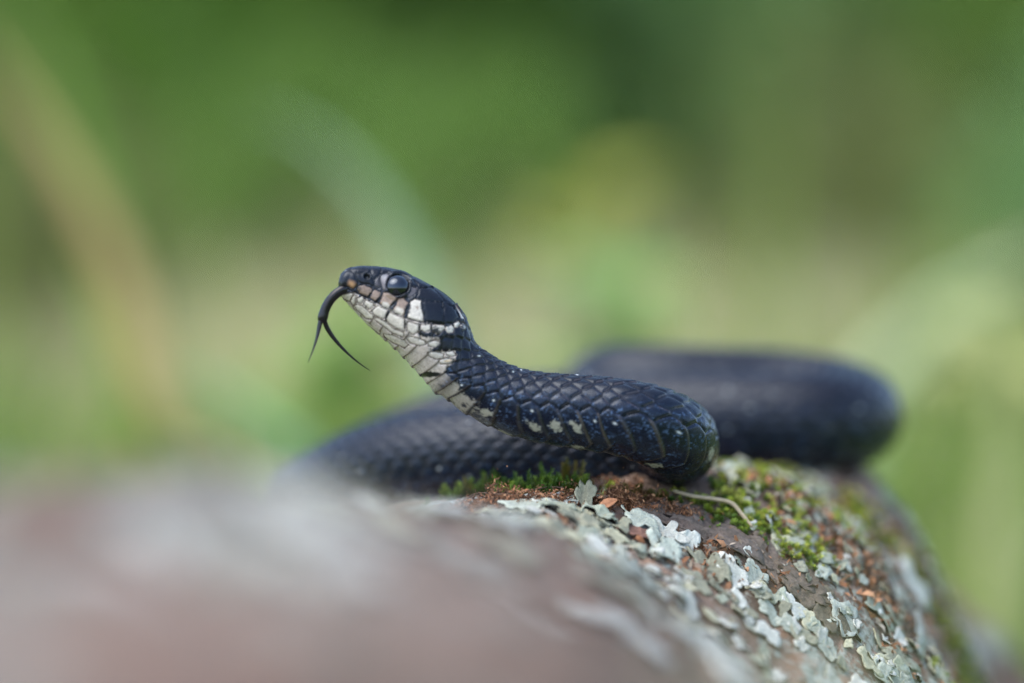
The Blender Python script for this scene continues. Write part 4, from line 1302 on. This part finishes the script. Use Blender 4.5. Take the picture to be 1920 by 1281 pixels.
# broad leaves of herbs
def herb(px, py, Y, nleaf, lw, ll, colr, label, seed, spread=0.6):
    r_ = np.random.default_rng(seed)
    top = img(px, py, Y)
    root = empty("herb", (top[0] * MM, top[1] * MM, GROUND))
    g0 = np.array([top[0] + 6, top[1], GROUND * 1000 - 3])
    vv, ff = tube([g0, (g0 + top) / 2 + [2, 0, 0], top], [1.6, 1.3, 0.8], 8)
    o = mk("stem", vv, ff, GRASS, None, [np.array(colr) * 0.8] * len(vv))
    bpy.context.view_layer.update(); keep_world(o, root)
    for i in range(nleaf):
        an = i * 2.4 + r_.uniform(-.4, .4)
        b0 = top - np.array([0, 0, r_.uniform(0, ll * 1.2)])
        d = np.array([math.cos(an), math.sin(an) * 0.6, r_.uniform(-0.2, 0.7)]); d /= np.linalg.norm(d)
        L_ = leaf_blade(b0, b0 + d * ll * r_.uniform(0.7, 1.1), lw * r_.uniform(0.8, 1.1), ll * 0.12, (0.1, -0.6, 1.0), "leaf", GRASS, np.array(colr) * r_.uniform(0.85, 1.15))
        keep_world(L_, root)
    return tag(root, label, "herb")
herb(1085, 370, 1000, 8, 11, 50, lin(146, 150, 62), "yellow green leafy herb behind the front loop of the snake", 1)
herb(1140, 520, 800, 8, 13, 50, lin(124, 160, 90), "light green leafy herb just above the far coil", 2)
herb(640, 640, 620, 7, 14, 36, lin(126, 156, 80), "green leafy herb showing under the flicking tongue", 3)
herb(1890, 650, 620, 6, 14, 36, lin(160, 166, 104), "lime green leafy herb beside the pale straw blade", 4)

# ---- bushes and trees behind the meadow
LEAF = tint_mat("tree_leaf", 0.5, 0.35, 0.1, 0.004, 0.0, trans=0.5)
t = NT("tree_bark"); v = t.coord(30.0); g = t.noise(v, 1.0, 5); t.base(t.ramp(g, [(0.3, lin(58, 48, 40)), (0.7, lin(104, 92, 80))])); t.bump(g, 0.01); TBARK = t.set(0.9, 0.2)
def tree(name, x, y, zc, rx, rz, nleaf, lsize, cols, label, cat, seed, trunk_r=0.07):
    r_ = np.random.default_rng(seed)
    gz_ = GROUND + float(rise(np.array([x]), np.array([y]))[0])
    zc = zc
    root = empty(name, (x, y, gz_))
    ncl = 60
    cl = r_.normal(0, 1, (ncl, 3)); cl /= np.linalg.norm(cl, axis=1)[:, None]
    cl *= (r_.uniform(0.15, 1, ncl) ** 0.45)[:, None]
    cl = cl * [rx, rx, rz] + [x, y, zc]
    cl[:, 2] = np.maximum(cl[:, 2], gz_ + 0.04)
    vv, ff = tube([(x * 1000, y * 1000, gz_ * 1000 - 50), (x * 1000 + 40, y * 1000, (gz_ + zc) * 500), (x * 1000, y * 1000, (zc + rz * 0.6) * 1000)], [trunk_r * 1000, trunk_r * 750, trunk_r * 250], 10)
    parts = [mk("trunk", vv, ff, TBARK)]
    for i in range(8):
        e = cl[i]; s0 = np.array([x, y, gz_ + (zc - gz_) * r_.uniform(0.3, 0.8)])
        vv, ff = tube([s0 * 1000, (s0 + e) * 500 + [0, 0, 60], e * 1000], [trunk_r * 450, trunk_r * 300, trunk_r * 100], 6)
        parts.append(mk("limb", vv, ff, TBARK))
    c_ = cl[r_.integers(0, ncl, nleaf)] + r_.normal(0, 0.17, (nleaf, 3)) * [rx, rx, rz]
    c_[:, 2] = np.maximum(c_[:, 2], gz_ + 0.05)
    d = r_.normal(0, 1, (nleaf, 3)); d /= np.linalg.norm(d, axis=1)[:, None]
    e = np.cross(d, r_.normal(0, 1, (nleaf, 3))); e /= np.linalg.norm(e, axis=1)[:, None]
    ls = lsize * r_.uniform(0.7, 1.3, nleaf)[:, None]
    V = np.stack([c_ - d * ls, c_ + e * ls * 0.5, c_ + d * ls, c_ - e * ls * 0.5], 1).reshape(-1, 3)
    F = np.arange(nleaf * 4).reshape(-1, 4)
    cc = np.array(cols)[r_.integers(0, len(cols), nleaf)] * r_.uniform(0.7, 1.25, nleaf)[:, None]
    parts.append(mk("crown", V, F, LEAF, None, np.repeat(cc, 4, 0), scale=1.0))
    bpy.context.view_layer.update()
    for p in parts: keep_world(p, root)
    return tag(root, label, cat)
DG = [lin(88, 124, 44), lin(98, 134, 48), lin(78, 112, 42)]
BGN = [lin(126, 162, 100), lin(116, 152, 92), lin(138, 172, 112)]
OLV = [lin(122, 132, 74), lin(110, 120, 68), lin(134, 142, 84)]
LGN = [lin(116, 150, 66), lin(104, 138, 60), lin(126, 158, 78)]
tree("bush", -0.84, 4.4, 0.50, 0.42, 0.55, 5000, 0.030, LGN, "light green rounded bush across the meadow behind the dry tan blade", "bush", 1, 0.03)
tree("bush", -0.28, 4.0, 0.50, 0.42, 0.55, 7500, 0.030, DG, "deep green bush across the meadow straight behind the snake's head", "bush", 2, 0.03)
tree("bush", 0.26, 4.2, 0.62, 0.38, 0.52, 5000, 0.030, BGN, "blue green bush across the meadow behind the far coil", "bush", 3, 0.03)
tree("bush", 0.88, 4.2, 0.55, 0.36, 0.55, 5500, 0.030, LGN, "fresh green bush across the meadow past the pale straw blade", "bush", 4, 0.03)
tree("bush", 0.60, 5.2, 0.80, 0.55, 0.7, 6500, 0.035, OLV, "olive green bush set back between the blue green and fresh green ones", "bush", 5, 0.03)
tree("bush", -0.62, 5.4, 0.80, 0.6, 0.7, 6500, 0.035, DG, "dark green bush set back between the light green and deep green ones", "bush", 9, 0.03)
SHR = "low shrubs growing out of the meadow"
for (x, y, zc, rx, rz, cols, label, sd_) in [
        (-0.52, 2.7, 0.10, 0.16, 0.20, OLV, "low olive shrub in the meadow between the tan blade and the snake's head", 21),
        (-0.05, 3.0, 0.16, 0.15, 0.20, LGN, "low fresh green shrub in the meadow just above the snake's neck", 22),
        (0.42, 3.2, 0.20, 0.20, 0.22, OLV, "low olive shrub in the meadow above the far coil", 23),
        (0.62, 2.6, 0.12, 0.13, 0.18, BGN, "low blue green shrub in the meadow near the pale straw blade", 24),
        (-0.30, 3.3, 0.20, 0.18, 0.22, LGN, "low light green shrub in the meadow right above the snake's snout", 25)]:
    tree("shrub", x, y, zc, rx, rz, 1500, 0.016, cols, label, "shrub", sd_, 0.012)["group"] = SHR
tree("tree", -3.4, 12.5, 3.0, 2.2, 3.2, 6000, 0.10, DG, "dark broad tree at the wood's edge beyond the light green bush", "tree", 6, 0.16)
tree("bush", 0.02, 4.9, 0.72, 0.42, 0.6, 6500, 0.035, LGN, "mid green bush set back between the deep green and blue green ones", "bush", 10, 0.03)
tree("tree", 0.2, 13.5, 3.2, 2.4, 3.4, 7000, 0.10, DG, "dark broad tree at the wood's edge beyond the deep green bush", "tree", 7, 0.16)
tree("tree", 3.8, 12.8, 3.0, 2.3, 3.2, 6000, 0.10, DG, "dark broad tree at the wood's edge beyond the fresh green bush", "tree", 8, 0.16)
print("verts", sum(len(o.data.vertices) for o in scene.objects if o.type == 'MESH'), "polys", sum(len(o.data.polygons) for o in scene.objects if o.type == 'MESH'))
